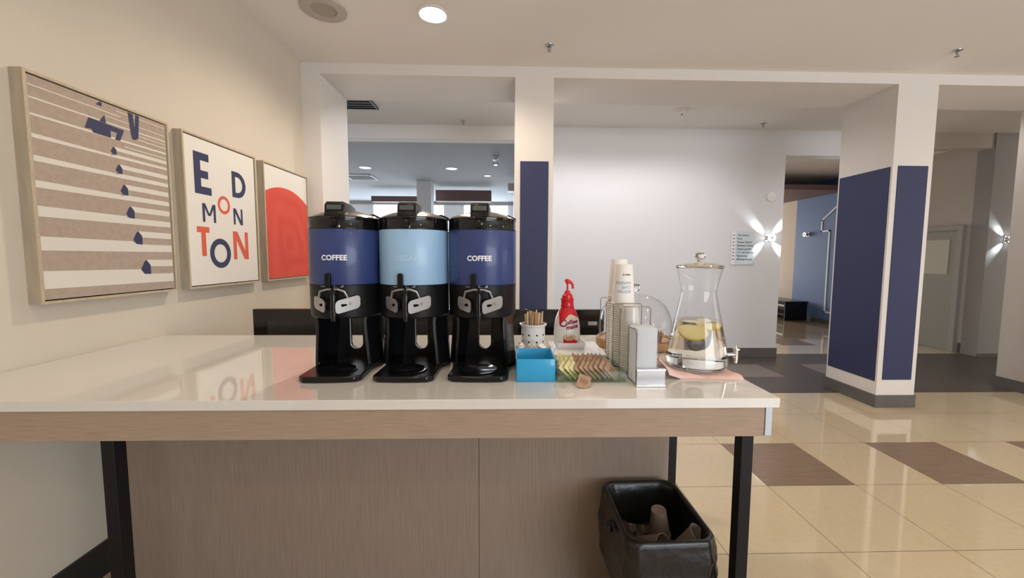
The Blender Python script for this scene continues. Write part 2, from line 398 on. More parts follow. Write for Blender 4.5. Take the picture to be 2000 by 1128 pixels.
t = empty('ceiling_speaker', (-1.33, 3.03, CZ)); tag(t, 'large round ceiling speaker left of the glowing lamp', 'speaker')
MB().lathe([(.155, -.0005), (.155, -.008), (.145, -.012), (.09, -.010)], M['speaker'], 40).build('ring', t)
MB().lathe([(.09, -.010), (.085, -.004), (.0001, -.004)], mat('speaker_cone', (.42, .38, .33), .85), 40).build('grille', t)
def sprinkler(x, y, z, label, s=1.0):
    t = empty('fire_sprinkler', (x, y, z)); tag(t, label, 'sprinkler', 'fire sprinklers on the ceilings')
    MB().lathe([(.036*s, -.0005), (.034*s, -.006*s), (.014*s, -.012*s), (.012*s, -.014*s)], M['satin'], 24).build('escutcheon', t)
    b = MB().cyl(.006*s, -.045*s, -.012*s, M['satin'], 12)
    for q in (-1, 1): b.tube([(.006*q*s, 0, -.018*s), (.014*q*s, 0, -.03*s), (.004*q*s, 0, -.048*s)], .0022*s, M['satin'], 6)
    b.build('frame', t)
    MB().cyl(.016*s, -.052*s, -.049*s, M['satin'], 16).build('deflector', t)
sprinkler(.319, 3.454, CZ, 'chrome sprinkler hanging from the ceiling above the middle column')
sprinkler(3.745, 3.403, CZ, 'chrome sprinkler on the near ceiling, above the right column')
sprinkler(-.646, 5.676, 3.345, 'small dark sprinkler seen through the left opening')
sprinkler(3.488, 5.597, 3.345, 'small dark sprinkler on the corridor ceiling over the wall sign')
t = empty('smoke_detector', (2.157, 5.147, 3.345)); tag(t, 'round white smoke detector on the corridor ceiling', 'smoke detector')
MB().lathe([(.10, -.0005), (.10, -.012), (.07, -.02), (.065, -.045), (.045, -.055), (.0001, -.056)], M['white2'], 32).build('housing', t)
MB().cyl(.012, -.062, -.056, M['blkm'], 12).build('sensor', t)
t = empty('ceiling_speaker', (6.069, 5.031, 3.345)); tag(t, 'faint round ceiling speaker at the far right', 'speaker')
MB().lathe([(.16, -.0005), (.16, -.008), (.0001, -.01)], M['ceil'], 32).build('ring', t)
t = empty('security_camera', (6.9, 6.65, 3.24)); tag(t, 'small dark dome camera over the corridor door', 'camera')
MB().lathe([(.05, -.0005), (.05, -.02), (.035, -.05), (.0001, -.06)], M['blkm'], 20).build('dome', t)
def vent(x, y, z, w, d, label, m, n=6, back=M['dark']):
    t = empty('air_vent', (x, y, z)); tag(t, label, 'air vent', 'ceiling air vents')
    MB().box((-w/2, -d/2, -.006), (w/2, d/2, -.001), back).build('backing', t)
    f = MB()
    for a, b in (((-w/2, -d/2, -.02), (w/2, -d/2+.02, -.006)), ((-w/2, d/2-.02, -.02), (w/2, d/2, -.006)), ((-w/2, -d/2, -.02), (-w/2+.02, d/2, -.006)), ((w/2-.02, -d/2, -.02), (w/2, d/2, -.006))): f.box(a, b, m)
    f.build('frame', t)
    for k in range(n):
        y0 = -d/2+.02+(d-.04)*(k+.5)/n
        MB().box((-w/2+.02, y0-.004, -.013), (w/2-.02, y0+.014, -.010), m).build('slat', t)
vent(-1.94, 5.05, 3.345, .56, .42, 'black return air grille just inside the left opening', M['blkm'], 5)
vent(-3.33, 9.2, 3.24, .60, .60, 'striped square vent on the dining room ceiling at left', M['white2'], 4)
# little box lamps on the dining room ceiling, right side
t = empty('ceiling_lamp', (-.259, 7.199, 3.24)); tag(t, 'clear double ring lamp hanging from the dining room ceiling', 'lamp')
MB().lathe([(.055, -.0005), (.055, -.015), (.045, -.02)], M['satin'], 24).build('canopy', t)
MB().lathe([(.05, -.02), (.055, -.06), (.04, -.09), (.05, -.14), (.055, -.15)], M['glassedge'], 24).build('shade', t)
MB().cyl(.03, -.155, -.15, M['dl'], 20).build('bulb', t)
t = empty('wall_speaker', (.02, 9.0, 3.0)); tag(t, 'small white box speaker high on the dining room right wall', 'speaker')
MB().box((-.08, -.09, -.09), (.078, .09, .09), M['white2']).build('box', t, bevel=.01); MB().box((-.06, -.095, -.07), (.06, -.09, .07), M['speaker']).build('grille', t)

# ------------------------------------------------------------------ wall fittings
def sconce(x, y, z, n, lit, label, P=9):
    """cylinder lamp throwing four narrow beams across its wall; n: wall normal"""
    t = empty('wall_sconce', (x, y, z)); tag(t, label, 'wall light', 'four-beam wall lights')
    t.rotation_euler = (0, 0, math.atan2(n[1], n[0])+PI/2)   # local -Y points out of the wall
    c = MB(); Tm = Matrix.Rotation(PI/2, 4, 'X')
    c.cyl(.036, .012, .085, M['chrome'], 32, Tm); bd_ = c.build('body', t, bevel=.003)
    MB().lathe([(.036, .086), (.052, .088), (.052, .096), (.030, .096)], M['led'] if lit else M['chrome'], 32, Tm).build('ring', t)
    MB().cyl(.02, .096, .099, M['white2'], 24, Tm).build('cap', t)
    MB().box((-.05, -.012, -.05), (.05, -.001, .05), M['chrome']).build('back_plate', t, bevel=.003)
    for k in range(4):
        a = PI/4+k*PI/2; cx, cz = math.cos(a), math.sin(a)
        p = MB().cyl(.013, .036, .058, M['chrome'], 16, Matrix.Translation((0, -.045, 0)) @ Matrix.Rotation(-a+PI/2, 4, 'Y')); p.build('nozzle', bd_)
        if lit:
            s = spot('beam_light', (0, 0, 0), (0, 0, -1), P, (.80, .92, 1), .78, .9, .010)
            s.parent = t; s.location = (cx*.060, -.036, cz*.060)
            dv = Vector((cx, .34, cz)); s.rotation_euler = dv.to_track_quat('-Z', 'Y').to_euler()
    return t
sconce(3.82, Y2, 1.785, (0, -1), True, 'lit four-beam wall light beside the directory sign', 24)
sconce(7.45, Y2-.03, 1.785, (0, -1), True, 'lit four-beam wall light on the dark wall at far right', 24)
sconce(7.15, 9.50, 2.05, (-1, 0), False, 'unlit wall light on the blue lobby wall', 0)
t = empty('wall_sensor', (3.835, Y2, 2.385)); tag(t, 'round white disc on the grey wall above the lit light', 'sensor')
MB().lathe([(.072, 0), (.072, .014), (.06, .022), (.0001, .024)], M['white2'], 32, Matrix.Rotation(PI/2, 4, 'X')).build('cover', t)

# directory sign
t = empty('directory_sign', (3.265, Y2, 1.39)); tag(t, 'frosted directory sign listing hotel rooms on the grey wall', 'sign')
MB().box((0, -.012, 0), (.34, -.001, .49), M['signp']).build('panel', t, bevel=.002)
MB().box((0, -.0135, 0), (.065, -.0121, .49), M['signs']).build('icon_strip', t)
lt = MB()
rows = ['The Atrium', 'Pool', 'Fitness Centre', 'Business Centre', 'Guest Laundry', '117 - 136 Guest Rooms', 'Restrooms', 'Meeting Rooms']
for k, w in enumerate(rows):
    zz = .49-.068-.0505*k
    vs, fs = text_geo(w, .036 if k != 5 else .030, .0012); lt.add([(.09+x, -.0125, zz+y) for x, y, _ in vs], fs, M['ink'])
    lt.box((.02, -.0142, zz+.006), (.045, -.0136, zz+.018), M['ink']); lt.prism([(.045, 0), (.052, .006), (.045, .012)], 0, .0006, M['ink'], Matrix.Translation((0, -.0136, zz+.006)) @ Matrix.Rotation(PI/2, 4, 'X'))
lt.build('lettering', t)

# big outlined numeral on the blue lobby wall
P1 = [(8.85, .27), (8.85, 2.10), (9.08, 2.10), (9.08, 2.35), (8.62, 2.66), (8.38, 2.66), (8.38, .27)]
nb = MB()
for a, b in zip(P1, P1[1:]+P1[:1]):
    da = Vector((b[0]-a[0], b[1]-a[1])); L = da.length; ang = math.atan2(da.y, da.x)
    Tm = Matrix.Translation((7.149, a[0], a[1])) @ Matrix.Rotation(ang, 4, 'X')
    nb.box((-.012, -.018, -.018), (0, L+.018, .018), M['textw'], Tm)
tag(nb.build('wall_numeral'), 'huge white outline of a number one on the blue lobby wall', 'wall lettering')

# lobby bench
t = empty('lobby_bench', (6.8, 10.1, 0)); tag(t, 'low black bench against the far lobby wall', 'bench')
MB().box((-.27, -.82, .41), (.29, .82, .46), M['blk']).build('seat', t, bevel=.006)
for y in (-.80, .76): MB().box((-.25, y, 0), (.28, y+.04, .41), M['blk']).build('leg', t, bevel=.004)
MB().box((-.24, -.76, .12), (.27, .76, .15), M['blkm']).build('shelf', t)
MB().box((-.255, -.76, .33), (-.235, .76, .37), M['alu']).build('rail', t)

# ------------------------------------------------------------------ framed artwork on the left wall
ZB, ZT = 1.298, 2.205
def frame_art(y0, y1, label, draw):
    t = empty('framed_picture', (WX, (y0+y1)/2, ZB)); w = (y1-y0)/2; h = ZT-ZB; d = .052
    tag(t, label, 'picture')
    f = MB(); e = .011
    def rail(a, b): 
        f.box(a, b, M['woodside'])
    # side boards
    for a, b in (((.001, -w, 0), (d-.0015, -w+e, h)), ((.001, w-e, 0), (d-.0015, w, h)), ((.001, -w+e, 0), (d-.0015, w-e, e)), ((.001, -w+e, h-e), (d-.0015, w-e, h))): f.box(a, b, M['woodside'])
    for a, b in (((d-.0015, -w, 0), (d, -w+e, h)), ((d-.0015, w-e, 0), (d, w, h)), ((d-.0015, -w+e, 0), (d, w-e, e)), ((d-.0015, -w+e, h-e), (d, w-e, h))): f.box(a, b, M['wood'])
    f.build('frame', t)
    MB().box((.001, -w+e, e), (.02, w-e, h-e), M['gap']).build('backing', t)
    g = e+.006
    c = MB(); cx = d-.006
    c.box((.02, -w+g, g), (cx, w-g, h-g), M['paper'])
    draw(c, cx, (y0+y1)/2, ZB)
    c.build('canvas', t)
    return t
def face(c, cx, oy, oz, pts, m, lvl=1):
    """flat painted shape on the canvas, given as (y, z) in the room; faces +X"""
    A = sum(pts[i][0]*pts[(i+1) % len(pts)][1]-pts[(i+1) % len(pts)][0]*pts[i][1] for i in range(len(pts)))
    if A < 0: pts = pts[::-1]
    c.add([(cx+.00025*lvl, y-oy, z-oz) for y, z in pts], [tuple(range(len(pts)))], m)
def strip(c, cx, oy, oz, outer, inner, m, lvl=1, closed=True):
    n = len(outer); vs = [(cx+.00025*lvl, y-oy, z-oz) for y, z in outer]+[(cx+.00025*lvl, y-oy, z-oz) for y, z in inner]
    fs = [(i, (i+1) % n, n+(i+1) % n, n+i) for i in range(n if closed else n-1)]
    c.add(vs, fs, m)
def ringyz(cy, cz, ry, rz, n=48): return [(cy+ry*math.cos(2*PI*i/n), cz+rz*math.sin(2*PI*i/n)) for i in range(n)]
def clipz(p, y0, y1, z0, z1): return (min(max(p[0], y0), y1), min(max(p[1], z0), z1))

def art_stripes(c, cx, oy, oz):
    y0, y1, z0, z1 = 1.650, 2.267, 1.316, 2.187
    face(c, cx, oy, oz, [(y0, z0), (y1, z0), (y1, z1), (y0, z1)], M['taupeart'], 1)
    # main cream stripes: left bottom, left top, right bottom, right top, step position
    S = [(1.358, 1.430, 1.353, 1.397, 2.098, .040), (1.512, 1.568, 1.511, 1.547, 2.064, .036), (1.646, 1.688, 1.645, 1.673, 2.034, .032), (1.759, 1.787, 1.759, 1.781, 2.011, .028), (1.861, 1.884, 1.860, 1.879, 1.992, .024), (1.951, 1.967, 1.951, 1.963, 1.972, .020)]
    for lb, lt_, rb, rt, hx, hw in S:
        face(c, cx, oy, oz, [(y0, lb), (y1, rb), (y1, rt), (hx+hw*.6, rt+.002), (hx-hw*.5, lt_-.012), (hx-hw*.5, lt_-.006), (y0, lt_)], M['lineart'], 2)
        H = hw*1.8; b = rt+.002; hw = hw*1.25; hx = hx+.002
        face(c, cx, oy, oz, [(hx-hw*.5, b+H*.32), (hx-hw*.12, b+.0), (hx+hw*.6, b-.001), (hx+hw*.6, b+H*.62), (hx+hw*.15, b+H), (hx-hw*.1, b+H*.85)], M['navyart'], 4)
        th = hw*.68; zt = b+H*1.0
        face(c, cx, oy, oz, [(hx+hw*.15, zt), (hx+hw*.62, zt-th), (y1, zt-th-.002), (y1, zt-.002)], M['lineart'], 3)
    for z, t_, ya, yb in [(2.036, .009, y0, y1), (2.101, .006, y0, y1), (2.150, .004, y0, 2.02), (2.170, .003, 2.0, y1), (2.065, .004, 2.11, y1), (2.13, .003, 1.95, y1), (2.012, .004, 2.03, y1), (2.085, .003, 2.11, y1)]:
        face(c, cx, oy, oz, [(ya, z), (yb, z-.002), (yb, z-.002+t_), (ya, z+t_)], M['lineart'], 2)
    N = M['navyart']
    face(c, cx, oy, oz, [(1.871, 2.099), (1.852, 2.049), (1.880, 2.052), (1.887, 2.038), (1.967, 2.037), (1.967, 2.070)], N, 5)
    face(c, cx, oy, oz, [(1.871, 2.099), (1.967, 2.070), (1.999, 2.069), (2.034, 2.091)], N, 5)
    face(c, cx, oy, oz, [(1.999, 2.069), (1.987, 2.035), (2.011, 2.036), (2.034, 2.091)], N, 5)
    face(c, cx, oy, oz, [(1.919, 2.099), (1.943, 2.133), (1.949, 2.097)], N, 5)
    face(c, cx, oy, oz, [(1.907, 2.168), (1.925, 2.186), (1.935, 2.186), (1.933, 2.166)], N, 5)
    face(c, cx, oy, oz, [(2.059, 2.186), (2.085, 2.186), (2.091, 2.120), (2.090, 2.062), (2.075, 2.061), (2.068, 2.092)], N, 5)
    face(c, cx, oy, oz, [(2.098, 2.186), (2.118, 2.186), (2.108, 2.075), (2.090, 2.062), (2.091, 2.120)], N, 5)

def art_letters(c, cx, oy, oz):
    B, Rr = M['navyart'], M['redlet']
    def F(pts, m, lv=2): face(c, cx, oy, oz, pts, m, lv)
    def bar(p, q, w, m):   # slanted stroke with horizontal ends
        F([(p[0]-w/2, p[1]), (p[0]+w/2, p[1]), (q[0]+w/2, q[1]), (q[0]-w/2, q[1])], m)
    # E
    y0, y1, z0, z1 = 2.454, 2.588, 1.862, 2.108; w = .052
    F([(y0, z0), (y0+w, z0), (y0+w, z1), (y0, z1)], B)
    for za, zb_, ye in ((z0, z0+.046, y1), (1.958, 2.004, y1-.022), (z1-.046, z1, y1-.012)): F([(y0+w, za), (ye, za), (ye, zb_), (y0+w, zb_)], B)
    # D
    y0, y1, z0, z1 = 2.776, 2.915, 1.884, 2.056; w = .034; F([(y0, z0), (y0+w, z0), (y0+w, z1), (y0, z1)], B)
    zc = (z0+z1)/2; n = 20
    po = [(y0+w, z1)]+[(y0+.052+(y1-y0-.052)*math.cos(a), zc+(z1-zc)*math.sin(a)) for a in [PI/2-PI*i/n for i in range(n+1)]]+[(y0+w, z0)]
    pi_ = [(y0+w, z1-.034)]+[(y0+.052+(y1-y0-.052-.036)*math.cos(a), zc+(z1-zc-.034)*math.sin(a)) for a in [PI/2-PI*i/n for i in range(n+1)]]+[(y0+w, z0+.034)]
    strip(c, cx, oy, oz, po, pi_, B, 2, False)
    strip(c, cx, oy, oz, ringyz(2.691, 1.818, .056, .058), ringyz(2.691, 1.818, .036, .038), Rr, 2)
    strip(c, cx, oy, oz, ringyz(2.641, 1.507, .093, .094), ringyz(2.641, 1.507, .056, .058), B, 2)
    def EM(y0, y1, z0, z1, w, m):
        F([(y0, z0), (y0+w, z0), (y0+w, z1), (y0, z1)], m); F([(y1-w, z0), (y1, z0), (y1, z1), (y1-w, z1)], m)
        ym = (y0+y1)/2; zm = z0+(z1-z0)*.35
        F([(y0+w*.2, z1), (y0+w*1.25, z1), (ym+w*.35, zm), (ym-w*.55, zm)], m, 3); F([(y1-w*.2, z1), (y1-w*1.25, z1), (ym-w*.35, zm), (ym+w*.55, zm)], m, 4)
    def EN(y0, y1, z0, z1, w, m):
        F([(y0, z0), (y0+w, z0), (y0+w, z1), (y0, z1)], m); F([(y1-w, z0), (y1, z0), (y1, z1), (y1-w, z1)], m)
        F([(y0, z1), (y0+w*1.3, z1), (y1, z0), (y1-w*1.3, z0)], m, 3)
    EM(2.504, 2.614, 1.697, 1.809, .020, B); EN(2.777, 2.869, 1.702, 1.810, .019, B)
    F([(2.452, 1.632), (2.552, 1.632), (2.552, 1.667), (2.452, 1.667)], Rr); F([(2.484, 1.490), (2.521, 1.490), (2.521, 1.632), (2.484, 1.632)], Rr)
    EN(2.762, 2.915, 1.468, 1.655, .034, Rr)

def art_circle(c, cx, oy, oz):
    y0, y1, z0, z1 = 3.137, 3.763, 1.316, 2.187; uc, R = 3.415, .66; vc = 2.045-R
    def top(y, R_=R): return vc+math.sqrt(max(R_*R_-(y-uc)**2, 0))
    n = 24; ys = [y0+(y1-y0)*i/n for i in range(n+1)]
    vs = [(cx+.00025, y-oy, z0-oz) for y in ys]+[(cx+.00025, y-oy, top(y)-oz) for y in ys]
    c.add(vs, [(i, i+1, n+2+i, n+1+i) for i in range(n)], M['redart'])
M['redart'].node_tree  # brush arcs: rings about the painted disc
def brush(m):
    nt = m.node_tree; b = nt.nodes['Principled BSDF']; tc = nt.nodes.new('ShaderNodeTexCoord'); mp = nt.nodes.new('ShaderNodeMapping')
    mp.inputs['Location'].default_value = (0, .02, -.28)
    wv = nt.nodes.new('ShaderNodeTexWave'); wv.wave_type = 'RINGS'; wv.rings_direction = 'X'; wv.inputs['Scale'].default_value = 1.7; wv.inputs['Distortion'].default_value = 9; wv.inputs['Detail'].default_value = 2; wv.inputs['Detail Scale'].default_value = 1.2
    cr = nt.nodes.new('ShaderNodeMix'); cr.data_type = 'RGBA'; cr.inputs[6].default_value = (.66, .075, .050, 1); cr.inputs[7].default_value = (.72, .095, .062, 1)
    nt.links.new(tc.outputs['Object'], mp.inputs[0]); nt.links.new(mp.outputs[0], wv.inputs['Vector']); nt.links.new(wv.outputs['Fac'], cr.inputs[0]); nt.links.new(cr.outputs[2], b.inputs['Base Color'])
brush(M['redart'])
frame_art(1.632, 2.285, 'framed taupe picture of cream stripes with navy shadows, nearest of three', art_stripes)
frame_art(2.372, 3.030, 'framed white picture spelling Edmonton in navy and red letters', art_letters)
frame_art(3.122, 3.780, 'framed picture of a big red disc, beside the room corner', art_circle)

# ------------------------------------------------------------------ the bar table
TZ = 1.0544; TF, TB, TR_ = 1.2208, 2.243, .861; TL = WX+.002
tab = empty('bar_table', ((TL+TR_)/2, (TF+TB)/2, 0)); tag(tab, 'long bar-height table with white stone top and wood apron', 'table')
ox, oy = (TL+TR_)/2, (TF+TB)/2
def tb(name, a, b, m, bv=.0015):
    o = MB().box((a[0]-ox, a[1]-oy, a[2]), (b[0]-ox, b[1]-oy, b[2]), m).build(name, tab, bevel=bv); return o
tb('tabletop', (TL, TF, TZ-.032), (TR_, TB, TZ), M['quartz'], .002)['label'] = 'white stone tabletop'
tb('apron', (TL, TF+.012, .924), (TR_-.040, TF+.032, TZ-.0322), M['lam'])['label'] = 'wood apron board'
tb('apron', (TR_-.032, TF+.034, .924), (TR_-.018, TB-.03, TZ-.0322), M['lam'])
tb('apron', (TL, TB-.032, .924), (TR_-.040, TB-.012, TZ-.0322), M['lam'])
tb('corner_trim', (TR_-.039, TF+.010, .926), (TR_-.016, TF+.033, TZ-.0322), M['alu'])['label'] = 'silver corner trim'
for x, y in ((.765, 1.258), (-1.288, 1.258), (.734, 1.772), (-1.288, 1.772)): tb('leg', (x, y, 0), (x+.040, y+.042, TZ-.033), M['legblk'])
for a, b in ((-1.70, -.139), (-.1375, .727)): tb('back_panel', (a, 1.748, .002), (b, 1.766, TZ-.033), M['lamv'])

# long black panel behind the table
t = empty('black_partition', (-.50, 2.47, 0)); tag(t, 'long glossy black panel standing behind the white table', 'panel')
MB().box((-1.055, -.02, .05), (1.085, .02, 1.172), M['blkg']).build('panel', t, bevel=.004)
MB().box((.985, -.022, 1.075), (1.04, -.0202, 1.098), M['satin']).build('sticker', t)['label'] = 'silver sticker'
MB().box((-.97, -.0215, .5), (.55, -.0202, 1.10), mat('grey_gloss_reflection', (.035, .035, .036), .25)).build('inset', t)['label'] = 'painted grey reflection'  # flat grey sheet stands for a reflection in the glossy panel
for x in (-.9, 0, .9): MB().box((x-.03, -.12, 0), (x+.03, .12, .05), M['blkm']).build('foot', t)

# ------------------------------------------------------------------ coffee dispensers
def cylmap(vs, R, a0=-PI/2, oz=0):
    """flat x,z -> on a cylinder around Z, front facing -Y"""
    return [(R*math.cos(a0+x/R), R*math.sin(a0+x/R), y+oz) for x, y, _ in vs]
def dispenser(x, y, rz, wrap, word, label, tm, tsize=.0262):
    t = empty('coffee_dispenser', (x, y, TZ), rz); tag(t, label, 'coffee dispenser', 'coffee dispensers on the table')
    R = .132
    # base plate, octagonal front
    bp = [(-.088, -.216), (-.03, -.2205), (.03, -.2205), (.088, -.216), (.108, -.196), (.106, -.03), (.131, .03), (.131, .10), (.10, .132), (-.10, .132), (-.131, .10), (-.131, .03), (-.106, -.03), (-.108, -.196)]
    MB().prism(bp, .0005, .022, M['blk']).build('base_plate', t, bevel=.005)
    # drip recess ring on the base
    MB().lathe([(.068, .0222), (.070, .026), (.062, .026), (.058, .0235), (.001, .0232)], M['blkg'], 32, TR(0, -.128, 0)).build('drip_tray', t)
    # stand: two flared side walls joined by a curved back with a U slot
    for s in (-1, 1):
        sd = MB()
        prof = [(.022, .132, -.070, .127), (.06, .130, -.072, .126), (.10, .127, -.074, .124), (.15, .123, -.077, .122), (.19, .122, -.080, .122), (.213, .124, -.082, .124)]
        rings = []
        for z, xo, yf, yb in prof:
            q = [(xo-.040, yf, z), (xo-.028, yf+.004, z), (xo, 0.0, z), (xo-.006, yb-.05, z), (xo-.05, yb, z), (xo-.06, yb-.016, z), (xo-.022, yb-.055, z), (xo-.016, .0, z)]
            rings.append([(s*a, b, c) for a, b, c in (q if s > 0 else q[::-1])])
        sd.loft(rings, M['blk']); sd.build('side_wall', t, bevel=.002)
    # back wall with rounded slot
    bw = MB(); w, yb0, yb1 = .085, .100, .122; sw = .027; zb = .075; cz = zb
    prof_o = [(-w, .022), (w, .022), (w, .213), (sw, .213)]
    arc = [(sw*math.cos(a), cz+sw*math.sin(a)) for a in [-PI*i/12 for i in range(13)]]
    poly = prof_o+[(sw, cz)]+arc[1:]+[(-sw, .213), (-w, .213)]
    # split in halves to stay simple
    right = [(0, .022), (w, .022), (w, .213), (sw, .213)]+[(sw*math.cos(-PI/2*i/8), cz+sw*math.sin(-PI/2*i/8)) for i in range(9)]
    Rx = Matrix.Rotation(PI/2, 4, 'X')
    bw.prism(right, -yb1, -yb0, M['blk'], Rx); bw.prism([(-a, b) for a, b in right[::-1]], -yb1, -yb0, M['blk'], Rx)
    rim = [(-sw, .213)]+[(sw*math.cos(PI+PI*i/16), cz+sw*math.sin(PI+PI*i/16)) for i in range(17)]+[(sw, .213)]
    bw.tube([(a, .099, b) for a, b in rim], .003, M['satin'], 6)
    bw.build('back_wall', t)
    # lower body
    MB().lathe([(.001, .212), (.125, .212), (.130, .216), (.1315, .225), (.1325, .33), (.133, .336), (.001, .337)], M['blkm'], 64).build('lower_body', t)
    MB().lathe([(R, .3372), (R+.0008, .339), (R+.0008, .539), (R, .5408)], wrap, 72).build('colour_wrap', t)
    wr_ = [c for c in t.children if c.name.startswith('colour_wrap')][0]
    wr_['label'] = 'dark blue wrap' if wrap is M['bluew'] else 'light blue wrap'
    MB().lathe([(.001, .5409), (R-.001, .541), (R+.001, .543), (R+.001, .546), (R-.0005, .549), (R-.001, .578), (R+.001, .580), (R+.001, .585), (R-.004, .589), (.125, .590)], M['blkg'], 64).build('collar', t)
    # lid: shallow steel dome + black strap with thermometer housing
    MB().lathe([(.128, .589), (.12, .594), (.09, .605), (.055, .614), (.02, .617), (.0001, .6175)], M['lid'], 64).build('lid', t)['label'] = 'steel domed lid'
    hb = MB()
    rings = []
    for yy, hw, z0, z1 in [(-.126, .033, .584, .593), (-.115, .035, .590, .606), (-.113, .035, .590, .632), (-.10, .035, .596, .641), (-.03, .034, .600, .639), (.02, .032, .604, .633), (.06, .028, .600, .620), (.10, .028, .594, .607), (.127, .026, .584, .592)]:
        rings.append([(-hw, yy, z0), (hw, yy, z0), (hw*.96, yy, z1-.003), (hw*.86, yy, z1), (-hw*.86, yy, z1), (-hw*.96, yy, z1-.003)])
    hb.loft(rings, M['blk']); hs_ = hb.build('lid_housing', t, bevel=.0015)
    MB().box((-.026, -.1165, .611), (.026, -.1125, .628), M['lcd'], TR(0, 0, 0)).build('display', hs_, bevel=.001)['label'] = 'grey display'
    MB().tube([(.085, .03, .604), (.100, .035, .606), (.120, .037, .597), (.130, .038, .592)], .004, M['blk'], 8).build('lid_latch', t)
    # knob under the rim
    MB().lathe([(.0145, 0), (.0155, .004), (.013, .009), (.006, .011), (.0001, .0112)], M['blkg'], 20, Matrix.Translation((0, -.1325, .562)) @ Rx).build('screw_knob', t)
    # sight gauge
    gw = .0095; gp = [(gw*math.cos(PI*i/10), .045-gw+gw*math.sin(PI*i/10)) for i in range(11)]+[(-gw, -.015), (gw, -.015)]
    MB().prism(gp[::-1], 0, .016, M['blkm'], Matrix.Translation((-.020, -.1300, .336)) @ Rx).build('sight_gauge', t, bevel=.002)
    tg = MB(); tg.add(cylmap([(0, 0, 0), (.034, 0, 0), (.034, .008, 0), (0, .008, 0)], R+.0014, -PI/2-.02, .328), [(0, 1, 2, 3)], M['satin'])
    tg.add(cylmap([(.002, .0015, 0), (.026, .0015, 0), (.026, .0062, 0), (.002, .0062, 0)], R+.0018, -PI/2-.02, .328), [(0, 1, 2, 3)], M['blkm'])
    tg.add(cylmap([(-.05, .002, 0), (-.032, .002, 0), (-.032, .0042, 0), (-.05, .0042, 0)], R+.0014, -PI/2-.02, .328), [(0, 1, 2, 3)], M['satin'])
    tg.build('maker_tag', t)
    # faucet
    fa = MB(); fa.cyl(.012, .12, .146, M['blk'], 20, Matrix.Translation((0, 0, .290)) @ Rx)
    fa.cyl(.013, .226, .300, M['blk'], 20, TR(0, -.146, 0), r2=.012); fa.cyl(.009, .300, .316, M['blk'], 16, TR(0, -.146, 0))
    fa.box((-.012, -.160, .308), (.012, -.132, .319), M['blk']); fa.cyl(.009, .206, .226, M['blk'], 16, TR(0, -.146, 0), r2=.011)
    fa_ = fa.build('faucet', t, bevel=.0015)
    # winged faucet guard: rounded plates standing in a V, joined by bent arms
    for s in (1, -1):
        A = Vector((.013 if s > 0 else -.030, -.167 if s > 0 else -.152, .266)); B = Vector((s*.083, -.113 if s > 0 else -.110, .268))
        L = (B-A).to_2d().length; ang = math.atan2(B.y-A.y, B.x-A.x)
        pl = [(px+ L/2, pz+.024+ (px*.22)) for px, pz in rr(L, .048, .014, 4)]
        Tm = Matrix.Translation((A.x, A.y, .243)) @ Matrix.Rotation(ang, 4, 'Z') @ Rx
        g = MB(); hc = .030
        hole = [(L*.34+.012*math.cos(2*PI*i/24), .022+.0062*math.sin(2*PI*i/24)) for i in range(24)]
        # plate with a slot: bridge outer loop (24 pts) to hole loop
        outer = pl; hx, hz = L*.34, .022
        hole = []
        for px, pz in outer:
            a = math.atan2(pz-hz, px-hx); hole.append((hx+.011*math.cos(a), hz+.0065*math.sin(a)))
        n = len(outer); vs = []
        for zz in (0, .003):
            vs += [(a, b, zz) for a, b in outer]+[(a, b, zz) for a, b in hole]
        fs = []
        for i in range(n):
            j = (i+1) % n
            fs += [(i, n+i, n+j, j), (2*n+i, 2*n+j, 3*n+j, 3*n+i), (i, j, 2*n+j, 2*n+i), (n+i, 3*n+i, 3*n+j, n+j)]
        g.add(vs, fs, M['satin'], Tm)
        g.cyl(.0065, .003, .007, M['chrome'], 14, Tm @ Matrix.Translation((L*.56, .027, 0)))
        g.tube([(s*.004, -.150, .322), (s*.018, -.150, .3225), (A.x+(B.x-A.x)*.38, A.y+(B.y-A.y)*.38, .314), (A.x+(B.x-A.x)*.50, A.y+(B.y-A.y)*.50, .292)], .0042, M['satin'], 8)
        g.build('faucet_guard', fa_)['label'] = 'silver faucet wing'
    # word on the wrap
    vs, fs = text_geo(word, tsize, .0009, 'CENTER', 1.02)
    MB().add(cylmap(vs, R+.0016, -PI/2, .4275), fs, tm).build('lettering', wr_)
    return t
dispenser(-.645, 1.606, .05, M['bluew'], 'COFFEE', 'black coffee dispenser with dark blue wrap, beside the red disc picture', M['textw'])
dispenser(-.377, 1.606, -.01, M['ltblue'], 'DECAF', 'black coffee dispenser with light blue wrap, in the middle', M['textpale'])
dispenser(-.109, 1.606, -.03, M['bluew'], 'COFFEE', 'black coffee dispenser with dark blue wrap, beside the small blue bin', M['textw'])

# ------------------------------------------------------------------ things right of the dispensers
def tub(mb, x0, x1, y0, y1, z0, z1, m, th=.004, r=.008, flare=0.0):
    """open box with rounded corners"""
    w, d = x1-x0, y1-y0; cx, cy = (x0+x1)/2, (y0+y1)/2
    def ring(dw, z): return [(a, b, z) for a, b in rr(w+dw, d+dw, max(r+dw/2, .002), 4, cx, cy)]
    mb.loft([ring(-.004-flare, z0), ring(-flare, z0+.003), ring(0, z1-.001), ring(-.001, z1), ring(-2*th+.001, z1), ring(-2*th, z1-.001), ring(-2*th-flare, z0+.006), ring(-2*th-flare-.004, z0+.005)], m)
    return mb
t = empty('counter_bin', (.093, 1.478, TZ)); tag(t, 'small open bright blue ceramic bin beside the packets', 'bin')
tub(MB(), -.071, .070, -.086, .088, .0005, .082, M['cyan']).build('bowl', t)

